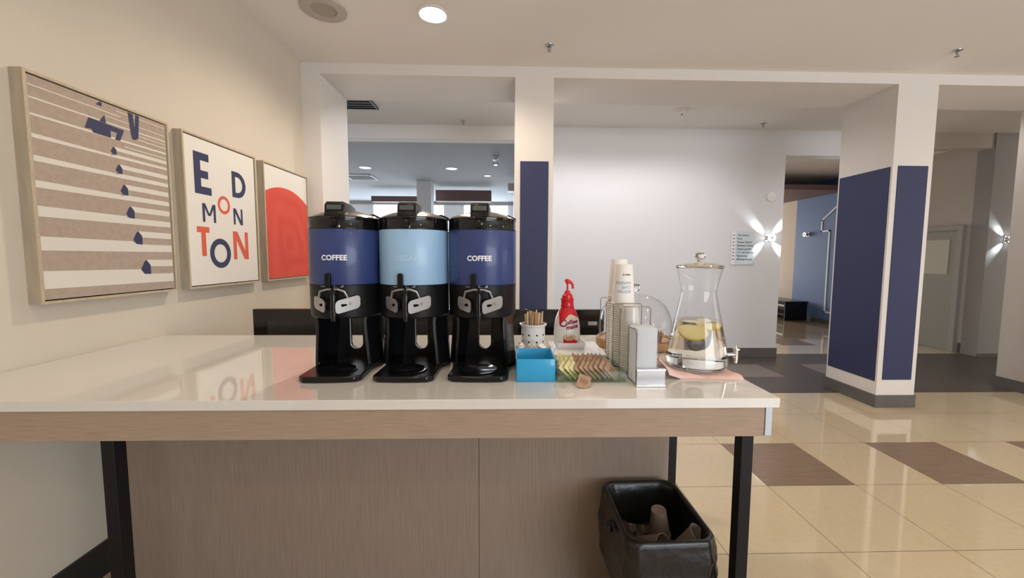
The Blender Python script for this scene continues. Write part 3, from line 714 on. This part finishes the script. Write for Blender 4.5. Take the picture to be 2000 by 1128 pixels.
# creamer dish behind the blue bin
t = empty('creamer_box', (.095, 1.632, TZ)); tag(t, 'white box heaped with creamer cups behind the blue bin', 'box')
tub(MB(), -.075, .080, -.055, .055, .0005, .066, M['ceram'], flare=.006).build('box', t)
cr = MB(); cr.lathe([(.0001, 0), (.010, .0002), (.0125, .016), (.0135, .0165), (.0165, .0168), (.0165, .0176), (.0001, .0178)], M['cupm'], 16)
cr0 = cr.build('creamer_cup')
crd = MB(); crd.lathe([(.0001, 0), (.010, .0002), (.0125, .016), (.0135, .0165), (.0165, .0168), (.0165, .0176), (.0001, .0178)], mat('brown_creamer_cup', (.10, .05, .035), .4), 16); crd0 = crd.build('creamer_cup')
spots = [(.045, 1.600, .055, .5, .2), (.080, 1.598, .052, -.4, .3), (.118, 1.602, .054, .3, -.5), (.150, 1.603, .050, 0, .2), (.055, 1.640, .066, .9, .3), (.090, 1.638, .063, -.7, .2), (.128, 1.640, .060, .4, .6), (.045, 1.668, .060, 0, .5), (.100, 1.664, .066, -.5, -.4)]
fst = {0: cr0, 1: crd0}; used = {0: False, 1: False}
for i, (x, y, z, rx, ry) in enumerate(spots):
    k = 1 if i == 2 else 0
    o = fst[k] if not used[k] else fst[k].copy()
    if used[k]: COL.objects.link(o)
    used[k] = True
    o.location = (x, y, TZ+z); o.rotation_euler = (rx, ry, i)
    if k: tag(o, 'single dark brown creamer cup among the white ones', 'creamer cup', 'creamer cups in the white box')
    else: tag(o, 'small white creamer cup heaped in the white box', 'creamer cup', 'creamer cups in the white box')

# stirrer holder
SXc, SYc = .103, 1.752
t = empty('stirrer_holder', (SXc, SYc, TZ)); tag(t, 'white perforated cup holding wooden stir sticks', 'holder')
hm = MB(); hm.lathe([(.0001, .0005), (.048, .0008), (.052, .004), (.0525, .140), (.059, .143), (.060, .149), (.056, .1505), (.050, .149), (.0495, .010), (.0001, .008)], M['ceram'], 48); hm.build('cup', t)
ho = MB()
for a in range(-3, 4):
    for k, z in enumerate((.045, .075, .105)):
        an = -PI/2+a*.66+.25
        ho.lathe([(.0042, 0), (.0042, .0006), (.0001, .0007)], M['dark'], 12, Matrix.Translation((.0522*math.cos(an), .0522*math.sin(an), z)) @ Matrix.Rotation(an, 4, 'Z') @ Matrix.Rotation(PI/2, 4, 'Y'))
ho.build('perforation', t)
sk = MB(); sk.prism(rr(.006, .150, .0028, 4, 0, 0), 0, .0014, M['stick'], Matrix.Translation((0, 0, .075)) @ Matrix.Rotation(PI/2, 4, 'X')); sk0 = sk.build('stir_stick')
k = 0
for i in range(46):
    r_ = .040*math.sqrt(random.random()); a = random.random()*2*PI
    o = sk0 if i == 0 else sk0.copy()
    if i: COL.objects.link(o)
    lean = r_*1.9
    o.location = (SXc+r_*math.cos(a), SYc+r_*math.sin(a), TZ+.045+random.uniform(-.004, .008)+(.008 if i % 11 == 0 else 0))
    o.rotation_euler = (-lean*math.sin(a)*1.2, lean*math.cos(a)*1.2, random.random()*PI)
    tag(o, 'thin wooden stir stick standing in the white perforated cup', 'stir stick', 'wooden stir sticks')

# white lidded box with the creamer dish on it
t = empty('storage_box', (.285, 1.715, TZ)); tag(t, 'low white box between the packet tray and creamer bottle', 'box')
MB().loft([[(a, b, z) for a, b in rr(.218+dw, .250+dw, .012, 4)] for dw, z in ((-.012, .0005), (-.006, .036))], M['ceram']).build('body', t)
MB().loft([[(a, b, z) for a, b in rr(.222+dw, .254+dw, .014, 4)] for dw, z in ((0, .0362), (0, .046), (-.006, .0495))], M['ceram']).build('lid', t)
DZ = TZ+.0497
t = empty('drip_dish', (.262, 1.745, DZ)); tag(t, 'small white square dish under the creamer bottle', 'dish')
tub(MB(), -.064, .064, -.062, .062, .0005, .026, M['ceram'], .004, .012, .010).build('dish', t)

# creamer pump bottle
BX, BYc = .252, 1.748
t = empty('creamer_bottle', (BX, BYc, DZ+.0065)); tag(t, 'white and red pump bottle of coffee creamer in a dish', 'bottle')
prof = [(.0001, 0), (.050, .0008), (.0555, .005), (.0575, .02), (.0582, .05), (.0565, .085), (.051, .115), (.042, .142), (.033, .158), (.029, .166), (.0282, .170)]
MB().lathe(prof, M['bottle'], 48, sy=.80).build('body', t)
def brad(z):
    for (r0, z0), (r1, z1) in zip(prof[1:], prof[2:]):
        if z0 <= z <= z1: return r0+(r1-r0)*(z-z0)/(z1-z0)
    return .0285
def onb(pts, off=.0006):
    """label point (x, z) -> bottle surface"""
    out = []
    for x, z in pts:
        r = brad(z)+off; x = max(-r*.98, min(r*.98, x)); out.append((x, -.80*math.sqrt(max(r*r-x*x, 0)), z))
    return out
def grid(mb, x0, x1, fz0, fz1, m, off=.0006, n=14, k=8):
    vs = []
    for j in range(k+1):
        row = []
        for i in range(n+1):
            x = x0+(x1-x0)*i/n; a, b = fz0(x), fz1(x); row.append((x, a+(b-a)*j/k))
        vs += onb(row, off)
    fs = [(j*(n+1)+i, j*(n+1)+i+1, (j+1)*(n+1)+i+1, (j+1)*(n+1)+i) for j in range(k) for i in range(n)]
    mb.add(vs, fs, m)
lb = MB()
grid(lb, -.038, .044, lambda x: .128-.022*max(0, -x/.038)**1-.0*x+.010*math.sin((x+.01)*70), lambda x: .1695, M['red'], .0007, 18, 10)
grid(lb, -.006, .040, lambda x: .118, lambda x: .136-((x-.017)/.024)**2*.014, M['cfcream'], .0011, 12, 4)
def blob(mb, cx, cz, rx, rz, m, off, n=24, rings=4):
    vs = onb([(cx, cz)], off); fs = []
    for j in range(1, rings+1):
        vs += onb([(cx+rx*j/rings*math.cos(2*PI*i/n), cz+rz*j/rings*math.sin(2*PI*i/n)) for i in range(n)], off)
    for i in range(n): fs.append((0, 1+i, 1+(i+1) % n))
    for j in range(rings-1):
        for i in range(n): fs.append((1+j*n+i, 1+(j+1)*n+i, 1+(j+1)*n+(i+1) % n, 1+j*n+(i+1) % n))
    mb.add(vs, fs, m)
grid(lb, -.021, .030, lambda x: .006, lambda x: .038, M['red'], .0007, 12, 5)
blob(lb, .0045, .040, .0275, .0135, M['wine'], .0009); blob(lb, .0045, .040, .0255, .0118, M['cfcream'], .0012); blob(lb, .0045, .040, .020, .0085, M['cfcup'], .0015)
blob(lb, .035, .020, .006, .008, M['red'], .0009)
grid(lb, -.004, .000, lambda x: .044, lambda x: .060, M['textw'], .0018, 3, 4); grid(lb, .004, .008, lambda x: .050, lambda x: .064, M['textw'], .0018, 3, 4)
lbo = lb.build('label_print', t)
lw = MB()
for w, sz, x0, z0, mm, bo in (('C', .042, -.038, .084, M['wine'], .0012), ('offee', .0265, -.012, .094, M['wine'], .001), ('mate', .0265, -.010, .074, M['wine'], .001)):
    vs, fs = text_geo(w, sz, bo); lw.add(onb([(x0+x, z0+y+.16*x) for x, y, _ in vs], .0014), fs, mm)
lw.build('lettering', lbo)
cp = MB(); cp.lathe([(.028, .168), (.0295, .172), (.0275, .180), (.0275, .198), (.0285, .200), (.0285, .206), (.024, .208), (.0235, .220), (.018, .224), (.013, .232), (.0105, .240), (.0001, .241)], M['red'], 32); cp.build('cap', t)
pm = MB(); pm.cyl(.0045, .240, .272, M['red'], 14)
pm.tube([(-.012, 0, .282), (-.004, 0, .2835), (.006, 0, .281), (.016, 0, .275), (.023, 0, .264), (.0235, 0, .248)], [.006, .0085, .0085, .007, .0055, .005], M['red'], 12)
pm.cyl(.0075, .268, .280, M['red'], 14); pm.build('pump', t)

# clear packet tray and its packets
t = empty('packet_tray', (.289, 1.47, TZ)); tag(t, 'clear shallow tray filled with sugar packets', 'tray')
tm_ = MB(); w, d, h, th = .123, .086, .040, .003
tm_.box((-w, -d, .0005), (w, d, .004), M['acrylic']); tm_.box((-w, -d, .004), (w, -d+th, h), M['acrylic']); tm_.box((-w, d-th, .004), (w, d, h), M['acrylic'])
tm_.box((-w, -d+th, .004), (-w+th, d-th, h), M['acrylic']); tm_.box((w-th, -d+th, .004), (w, d-th, h), M['acrylic']); tm_.build('tray', t)
def packet(m, m2):
    mb = MB(); n = 6; W_, H_ = .044, .062; vt = []; vb = []
    for j in range(n+1):
        for i in range(n+1):
            u, v = i/n*2-1, j/n*2-1; th_ = .0026*(1-u**4)*(1-v**4)+.0002; x, z = u*W_/2, v*H_/2
            vt.append((x, -th_, z)); vb.append((x, th_, z))
    N = (n+1)**2; fs = []
    for j in range(n):
        for i in range(n):
            a = j*(n+1)+i; fs.append((a, a+1, a+n+2, a+n+1)); fs.append((N+a, N+a+n+1, N+a+n+2, N+a+1))
    mb.add(vt+vb, fs, m)
    mb.quad([(-W_*.3, -.0031, -.012), (W_*.3, -.0031, -.012), (W_*.3, -.0031, .010), (-W_*.3, -.0031, .010)], m2)
    return mb.build('sugar_packet', angle=60)
pk = packet(M['pkt'], M['pktd']); py = packet(M['pkty'], M['pktd'])
first = {id(pk): True, id(py): True}
def put(src, loc, rot, label, grp='sugar packets'):
    if first[id(src)]: o = src; first[id(src)] = False
    else: o = src.copy(); COL.objects.link(o)
    o.location = loc; o.rotation_euler = rot; tag(o, label, 'sugar packet', grp)
rnd = random.Random(3)
for row, yy in enumerate((1.413, 1.468, 1.522)):
    n = 10
    for i in range(n):
        x = .206+i*.0178+rnd.uniform(-.001, .001)
        y_ = yellow = i < 3
        th_ = math.radians(rnd.uniform(36, 44))      # lean from upright, top to the left
        put(py if yellow else pk, (x, yy+rnd.uniform(-.003, .003), TZ+.0345+rnd.uniform(-.001, .006)), (0, 0, 0), 'yellow sweetener packet leaning at the tray left end' if yellow else 'brown paper sugar packet leaning in the clear tray', 'yellow packets in the tray' if yellow else 'brown packets in the tray')
        o = COL.objects[-1]
for o in [o for o in bpy.data.objects if o.name.startswith('sugar_packet')]:
    # lean the packet sideways: its broad face looks up and to the right-front
    m3 = Matrix.Rotation(rnd.uniform(-.06, .06), 3, 'Z') @ Matrix.Rotation(-math.radians(rnd.uniform(42, 48)), 3, 'Y') @ Matrix.Rotation(math.radians(rnd.uniform(44, 54)), 3, 'Z')
    o.rotation_euler = m3.to_euler()
put(pk, (.255, 1.345, TZ+.0165), (math.radians(-62), math.radians(18), math.radians(-14)), 'loose brown sugar packet lying in front of the clear tray', None)

# paper cups: two tall inverted stacks
def cup_mesh(mb, mt, H=.160, R=.0462, r=.0350, n=36):
    """inverted cup, rim down at z=0"""
    mb.lathe([(R+.0040, .0026), (R+.0028, .0052), (R+.0002, .0048), (R, .0026), (R+.0014, .0004), (R+.0040, .0026)], mt, n)
    mb.lathe([(R, .0035), (r, H-.001), (r-.0006, H)], mt, n)
    mb.lathe([(r-.0006, H), (r-.0018, H), (r-.0022, H-.006), (.0001, H-.006)], mt, n)
    return mb
cupme = cup_mesh(MB(), M['cupm']); cup0 = cupme.build('paper_cup')
PITCH = .0095
def stack(x, y, n, where, src, start, z0=0.0, pitch=PITCH, grp='paper cups'):
    f = start
    for i in range(n-1):
        o = src if f else src.copy()
        if not f: COL.objects.link(o)
        f = False
        o.location = (x, y, TZ+.008+z0+i*pitch); o.rotation_euler = (0, 0, i*.7)
        tag(o, 'upturned white paper cup nested in the %s' % where, 'paper cup', 'cups nested in the %s' % where)
    return (x, y, TZ+.008+z0+(n-1)*pitch)
def top_cup(loc, label, text=True):
    t = empty('paper_cup', loc); tag(t, label, 'paper cup')
    cup_mesh(MB(), M['cupm']).build('body', t)
    if text:
        lw = MB(); H, R, r = .160, .0462, .0350
        def oncup(vs, x0, z0):
            out = []
            for x, y, _ in vs:
                z = z0-y; rad = R+(r-R)*z/H+.0004; a = -PI/2+(x0-x)/rad; out.append((rad*math.cos(a), rad*math.sin(a), z))
            return out
        for w, sz, x0, z0, mm in (('BESOIN', .0165, .020, .058, M['cupblue']), ('CAFE', .0165, .020, .075, M['cupblue']), ('HANDLE', .0165, .020, .092, M['cupblue']), ('FRESH IS', .0085, .018, .122, M['cupink'])):
            vs, fs = text_geo(w, sz, .0003); lw.add(oncup(vs, x0, z0), [f[::1] for f in fs], mm)
        lw.build('lettering', t)
SF = (.460, 1.612); SB = (.470, 1.722)
tp = stack(SF[0], SF[1], 27, 'nearer tall stack', cup0, True); top_cup(tp, 'printed white paper cup on top of the nearer tall stack')
tp = stack(SB[0], SB[1], 29, 'farther tall stack', cup0, False); top_cup(tp, 'plain white paper cup on top of the farther tall stack', False)
# clear plastic cups, third stack
pc = MB(); pc.lathe([(.0395, .0005), (.041, .002), (.0395, .004), (.038, .004), (.029, .105), (.027, .107), (.0001, .106)], M['plcup'], 32); pc0 = pc.build('plastic_cup')
for i in range(17):
    o = pc0 if i == 0 else pc0.copy()
    if i: COL.objects.link(o)
    o.location = (.462, 1.510, TZ+.008+i*.0092)
    tag(o, 'upturned clear plastic cup stacked behind the napkins' if i < 16 else 'topmost clear plastic cup of the stack behind the napkins', 'plastic cup', 'clear plastic cups behind the napkins')

# wire organiser around the stacks
t = empty('wire_organizer', (.46, 1.60, TZ)); tag(t, 'chrome wire rack holding the cups and napkins', 'rack')
for k, (yy, zh) in enumerate(((1.455, .262), (1.5555, .262), (1.667, .262), (1.780, .262))):
    x0, x1 = .407-.46, .519-.46; y = yy-1.60
    pts = [(x0, y, .004), (x0, y, zh-.006), (x0+.006, y, zh), (x1-.006, y, zh), (x1, y, zh-.006), (x1, y, .004)]
    MB().tube(pts, .0019, M['wire'], 8).build('wire_loop', t)
rb = MB()
for x in (.407-.46, .519-.46): rb.tube([(x, -.147, .004), (x, .181, .004)], .0022, M['wire'], 8)
for y in (-.10, 0.02, .12): rb.tube([(-.053, y, .004), (.059, y, .004)], .0018, M['wire'], 8)
rb.build('base_rail', t)

# napkin holder
t = empty('napkin_holder', (.4825, 1.39, TZ)); tag(t, 'upright metal napkin holder with a ribbed silver base', 'napkin holder')
b = MB(); b.box((-.050, -.058, .0005), (.052, .055, .005), M['satin']); b.box((-.0485, -.058, .005), (.0505, -.048, .062), M['satin'])
b.box((-.050, -.0605, .056), (.052, -.046, .063), M['chrome']); b.box((-.050, -.0605, .0005), (.052, -.046, .009), M['chrome']); b.build('base', t, bevel=.0012)
s = MB()
for x in (-.0475, .0300): s.tube([(x, -.044, .005), (x, -.044, .188), (x, -.036, .197), (x, .046, .197), (x, .053, .190), (x, .053, .005)], .0016, M['wire'], 8)
s.build('side_wire', t)
nm = MB()
rings = []
for i in range(95):
    z = .0062+i*.002; e = .0006*((i*7) % 3-1)
    for dz, dw in ((0, -.001), (.0008, 0), (.0016, -.001)):
        rings.append([(a-.0087+e, b_+.004, z+dz+ (.006*max(0, i-88)/6*(1-((b_)/.05)**2))) for a, b_ in rr(.073+dw, .088+dw, .003, 2)])
nm.loft(rings, M['nap'])
o = nm.build('napkin_stack', loc=(.4825, 1.39, TZ), angle=60); tag(o, 'tall pile of folded white napkins in the metal holder', 'napkins', kind='stuff')

# glass cloche with wooden board
CXc, CYc = .628, 1.985
t = empty('cake_cloche', (CXc, CYc, TZ)); tag(t, 'glass dome on a round wooden board behind the cups', 'cake dome')
MB().lathe([(.0001, .0005), (.180, .0006), (.188, .006), (.190, .034), (.187, .040), (.172, .0405), (.170, .034), (.0001, .034)], M['woodbase'], 64).build('board', t)['label'] = 'wooden board'
dome = [(.176, .0405), (.1775, .060), (.179, .10), (.176, .135), (.166, .170), (.146, .205), (.116, .232), (.078, .250), (.040, .258), (.016, .260)]
dm_ = MB().lathe(dome, M['glass'], 64).build('dome', t); MB().lathe([(.1735, .041), (.1785, .0415), (.1785, .046), (.1735, .046)], M['glassedge'], 64).build('dome_rim', dm_)
MB().lathe([(.016, .260), (.014, .268), (.017, .276), (.022, .285), (.023, .297), (.018, .308), (.008, .313), (.0001, .3135)], M['glassedge'], 32).build('knob', dm_)
pm_ = MB(); pm_.lathe([(.0001, 0), (.026, .001), (.032, .026), (.037, .030), (.036, .040), (.024, .052), (.0001, .056)], mat('muffin_brown', (.22, .11, .05), .7, bump=.6, bscale=90), 20)
mf = pm_.build('muffin'); 
for i, (dx, dy, l) in enumerate([(.085, -.07, 'brown muffin nearest the front under the glass dome'), (.095, .03, 'brown muffin at the back right under the glass dome'), (-.11, -.03, 'brown muffin at the left under the glass dome')]):
    o = mf if i == 0 else mf.copy()
    if i: COL.objects.link(o)
    o.location = (CXc+dx, CYc+dy, TZ+.0345); tag(o, l, 'muffin', 'muffins under the glass dome')

# pink folded cloth and the water dispenser on it
DX, DY = .743, 1.555
cl = MB(); nu, nv = 28, 16; vs = []
def clz(u, v):
    e = min(1, (1-abs(2*v-1))*6); base = .0045+.0030*e+.0012*math.sin(u*9+v*3)
    x = .578+.272*u; y = 1.412+.235*v; d_ = math.hypot(x-.743, y-1.555)
    base += max(0, min(1, (d_-.118)/.02))*(.0065+.002*math.sin(u*21+v*8))*e
    if u < .2: base += (.2-u)**1.1*.34*(.35+.65*v)
    return base
for th_ in (0, 1):
    for j in range(nv+1):
        for i in range(nu+1):
            u, v = i/nu, j/nv
            x = .578+.272*u+(.02*v if u < .3 else 0)-.012*math.sin(v*PI)*(1 if u < .2 else -.3); y = 1.412+.235*v+.010*math.sin(u*5)
            z = clz(u, v) if th_ else max(clz(u, v)-.0065, .0006)
            vs.append((x, y, z+TZ))
N = (nu+1)*(nv+1); fs = []
for j in range(nv):
    for i in range(nu):
        a = j*(nu+1)+i; fs += [(N+a, N+a+1, N+a+nu+2, N+a+nu+1), (a, a+nu+1, a+nu+2, a+1)]
for i in range(nu): fs += [(i, i+1, N+i+1, N+i), (nv*(nu+1)+i+1, nv*(nu+1)+i, N+nv*(nu+1)+i, N+nv*(nu+1)+i+1)]
for j in range(nv):
    a = j*(nu+1); fs += [(a+nu+1, a, N+a, N+a+nu+1), (a+nu, a+2*nu+1, N+a+2*nu+1, N+a+nu)]
cl.add(vs, fs, M['pink']); o = cl.build('folded_cloth', angle=70); tag(o, 'folded pink cloth under the glass water dispenser', 'cloth')
WZ = TZ+.0096
t = empty('water_dispenser', (DX, DY, WZ)); tag(t, 'tall glass water dispenser with lemon slices and small tap', 'water dispenser')
gp_ = [(.102, .0005), (.113, .006), (.117, .020), (.115, .045), (.103, .11), (.089, .18), (.077, .235), (.067, .285), (.0645, .303), (.068, .325), (.076, .36), (.083, .388), (.085, .392)]
MB().lathe([(.0001, .0015)]+gp_, M['glass'], 64).build('jar', t)
MB().lathe([(.0845, .392), (.0865, .394), (.0845, .396), (.082, .394), (.0845, .392)], M['glassedge'], 48).build('jar_rim', t)
MB().lathe([(.0001, .003), (.096, .0035), (.106, .009), (.1085, .016), (.104, .0155), (.090, .012), (.0001, .011)], M['glassedge'], 48).build('jar_foot', t)
# water body
wp = [(.0001, .0125), (.104, .013), (.1145, .022), (.1125, .045), (.1005, .11), (.0868, .18), (.0852, .188), (.0001, .188)]
MB().lathe(wp, M['water'], 48).build('water', t)
MB().lathe([(.087, .397), (.090, .400), (.087, .404), (.060, .412), (.025, .416), (.012, .417), (.011, .424), (.017, .430), (.021, .438), (.020, .447), (.012, .454), (.0001, .456)], M['glassedge'], 48).build('lid', t)
tp_ = MB(); Ry = Matrix.Rotation(PI/2, 4, 'Y')
tp_.cyl(.0075, .112, .158, M['satin'], 16, Matrix.Translation((0, 0, .048)) @ Ry); tp_.cyl(.0095, .034, .068, M['chrome'], 16, TR(.160, 0, 0)); tp_.cyl(.006, .014, .034, M['chrome'], 14, TR(.162, 0, 0), r2=.008)
tp_.box((.152, -.016, .068), (.168, .016, .074), M['chrome']); tp_.cyl(.004, .068, .086, M['chrome'], 10, TR(.160, 0, 0)); tp_.cyl(.014, .1165, .121, M['satin'], 20, Matrix.Translation((0, 0, .048)) @ Ry)
tp_.build('tap', t, bevel=.001)['label'] = 'chrome tap'
# lemon slices
def lemon(loc, rot, R, label):
    t = empty('lemon_slice', loc); t.rotation_euler = rot; tag(t, label, 'lemon slice', 'lemon slices in the water dispenser')
    MB().lathe([(R, -.004), (R+.002, 0), (R, .004)], M['lemon'], 36).build('rind', t)
    f = MB(); f.lathe([(.0001, -.004), (R, -.004)], M['lemonf'], 36, a0=2*PI, a1=0); f.lathe([(.0001, .004), (R, .004)], M['lemonf'], 36)
    f.build('flesh', t)
lemon((DX-.030, DY-.030, WZ+.142), (math.radians(24), math.radians(-8), 0), .047, 'large lemon slice low at the left inside the water')
lemon((DX+.040, DY+.012, WZ+.166), (math.radians(14), math.radians(-22), .5), .034, 'lemon slice floating at the right near the water surface')
MB().lathe([(.026, .0), (.027, .006), (.02, .014), (.0001, .017)], M['basetile'], 24, TR(.01, .03, .085, 0, PI/2)).build('filter_cap', bpy.data.objects['water_dispenser'])

# ------------------------------------------------------------------ waste bin under the table
t = empty('waste_bin', (.575, 1.515, 0), .02); tag(t, 'black waste bin with a plastic liner under the table', 'waste bin')
def wring(dw, z, wig=0, seed=0, dz=0, n=10):
    pts = rr(.318+dw, .39+dw, .055, n); out = []; L = len(pts)
    for i, (a, b) in enumerate(pts):
        q = 2*PI*i/L; k = 1+wig*(math.sin(q*7+seed)*.5+math.sin(q*13+seed*2.1)*.3+math.sin(q*23+seed*3)*.25)
        out.append((a*k, b*k, z+dz*(math.sin(q*5+seed)+.6*math.sin(q*11+seed))))
    return out
MB().loft([wring(-.07, .001), wring(-.065, .01), wring(-.008, .492), wring(-.008, .496), wring(-.020, .496), wring(-.07, .012)], M['bin']).build('bin', t)
from mathutils import noise as NZ
bg = MB(); rings = []
lev = [(.016, .225, 1), (.020, .25, 1), (.014, .28, .9), (.022, .31, .9), (.016, .34, .8), (.020, .37, .8), (.014, .40, .7), (.018, .43, .6), (.014, .46, .5), (.014, .482, .35), (.010, .497, .2), (.0, .504, .15), (-.014, .504, .15), (-.026, .49, .4), (-.032, .46, .6), (-.040, .42, .8), (-.050, .37, .9), (-.062, .30, 1), (-.085, .20, 1), (-.12, .10, 1)]
for k, (dw, z, am) in enumerate(lev):
    ring = []
    for i, (x, y, z_) in enumerate(wring(dw, z, n=20)):
        q = Vector((x*16, y*16, z*9)); v1 = NZ.noise(q)+.6*NZ.noise(Vector((x*42, y*42, z*16+3)))+.8*NZ.noise(Vector((x*9+z*26, y*9-z*20, 5)))
        sgn = 1 if k < 11 else -1
        L_ = math.hypot(x, y); f = 1+sgn*am*(.017*v1+.006)/L_
        zz = z+am*.010*NZ.noise(Vector((x*22, y*22, k*.7)))+(.012*NZ.noise(Vector((x*12, y*12, 9))) if k == 0 else 0)
        ring.append((x*f, y*f, zz))
    rings.append(ring)
bg.loft(rings, M['bag'], cap=(False, True))
o = bg.build('liner', t, angle=80); o['label'] = 'black plastic liner'
kb = MB()
for k in range(7):
    a = k*.9; kb.lathe([(.0001, -.014), (.012, -.010), (.016, 0), (.010, .012), (.0001, .016)], M['bag'], 10, TR(-.172-.012*math.cos(a), -.03+.012*math.sin(a*1.7), .445+.009*math.sin(a), a, a))
kb.build('liner_knot', o)
def used_cup(loc, rot, label, m=M['used']):
    mb = MB(); mb.lathe([(.0001, .002), (.028, .0), (.029, .002), (.040, .106), (.0425, .108), (.0425, .112), (.040, .112), (.0385, .108), (.0275, .006), (.0001, .005)], m, 28)
    o = mb.build('used_cup'); o.location = loc; o.rotation_euler = rot; tag(o, label, 'paper cup', 'used cups in the waste bin')
used_cup((.604, 1.535, .480), (math.radians(186), math.radians(-7), 0), 'upturned used paper cup standing in the waste bin')
used_cup((.50, 1.445, .400), (math.radians(60), math.radians(-25), .9), 'used paper cup lying on its side at the left of the waste bin')
used_cup((.640, 1.420, .395), (math.radians(20), math.radians(35), 0), 'tilted used paper cup at the right in the waste bin')
rub = MB(); rr_ = random.Random(5)
gn = 12; vs = [((i/gn-.5)*.19, (j/gn-.5)*.25, .345+rr_.uniform(-.02, .02)) for j in range(gn+1) for i in range(gn+1)]
rub.add(vs, [(j*(gn+1)+i, j*(gn+1)+i+1, (j+1)*(gn+1)+i+1, (j+1)*(gn+1)+i) for j in range(gn) for i in range(gn)], mat('crumpled_wrappers', (.09, .062, .05), .25, bump=1, bscale=40))
o = rub.build('crumpled_wrappers', loc=(.575, 1.525, 0), angle=10, solid=.002); tag(o, 'crumpled wrappers filling the waste bin', 'wrappers', kind='stuff')
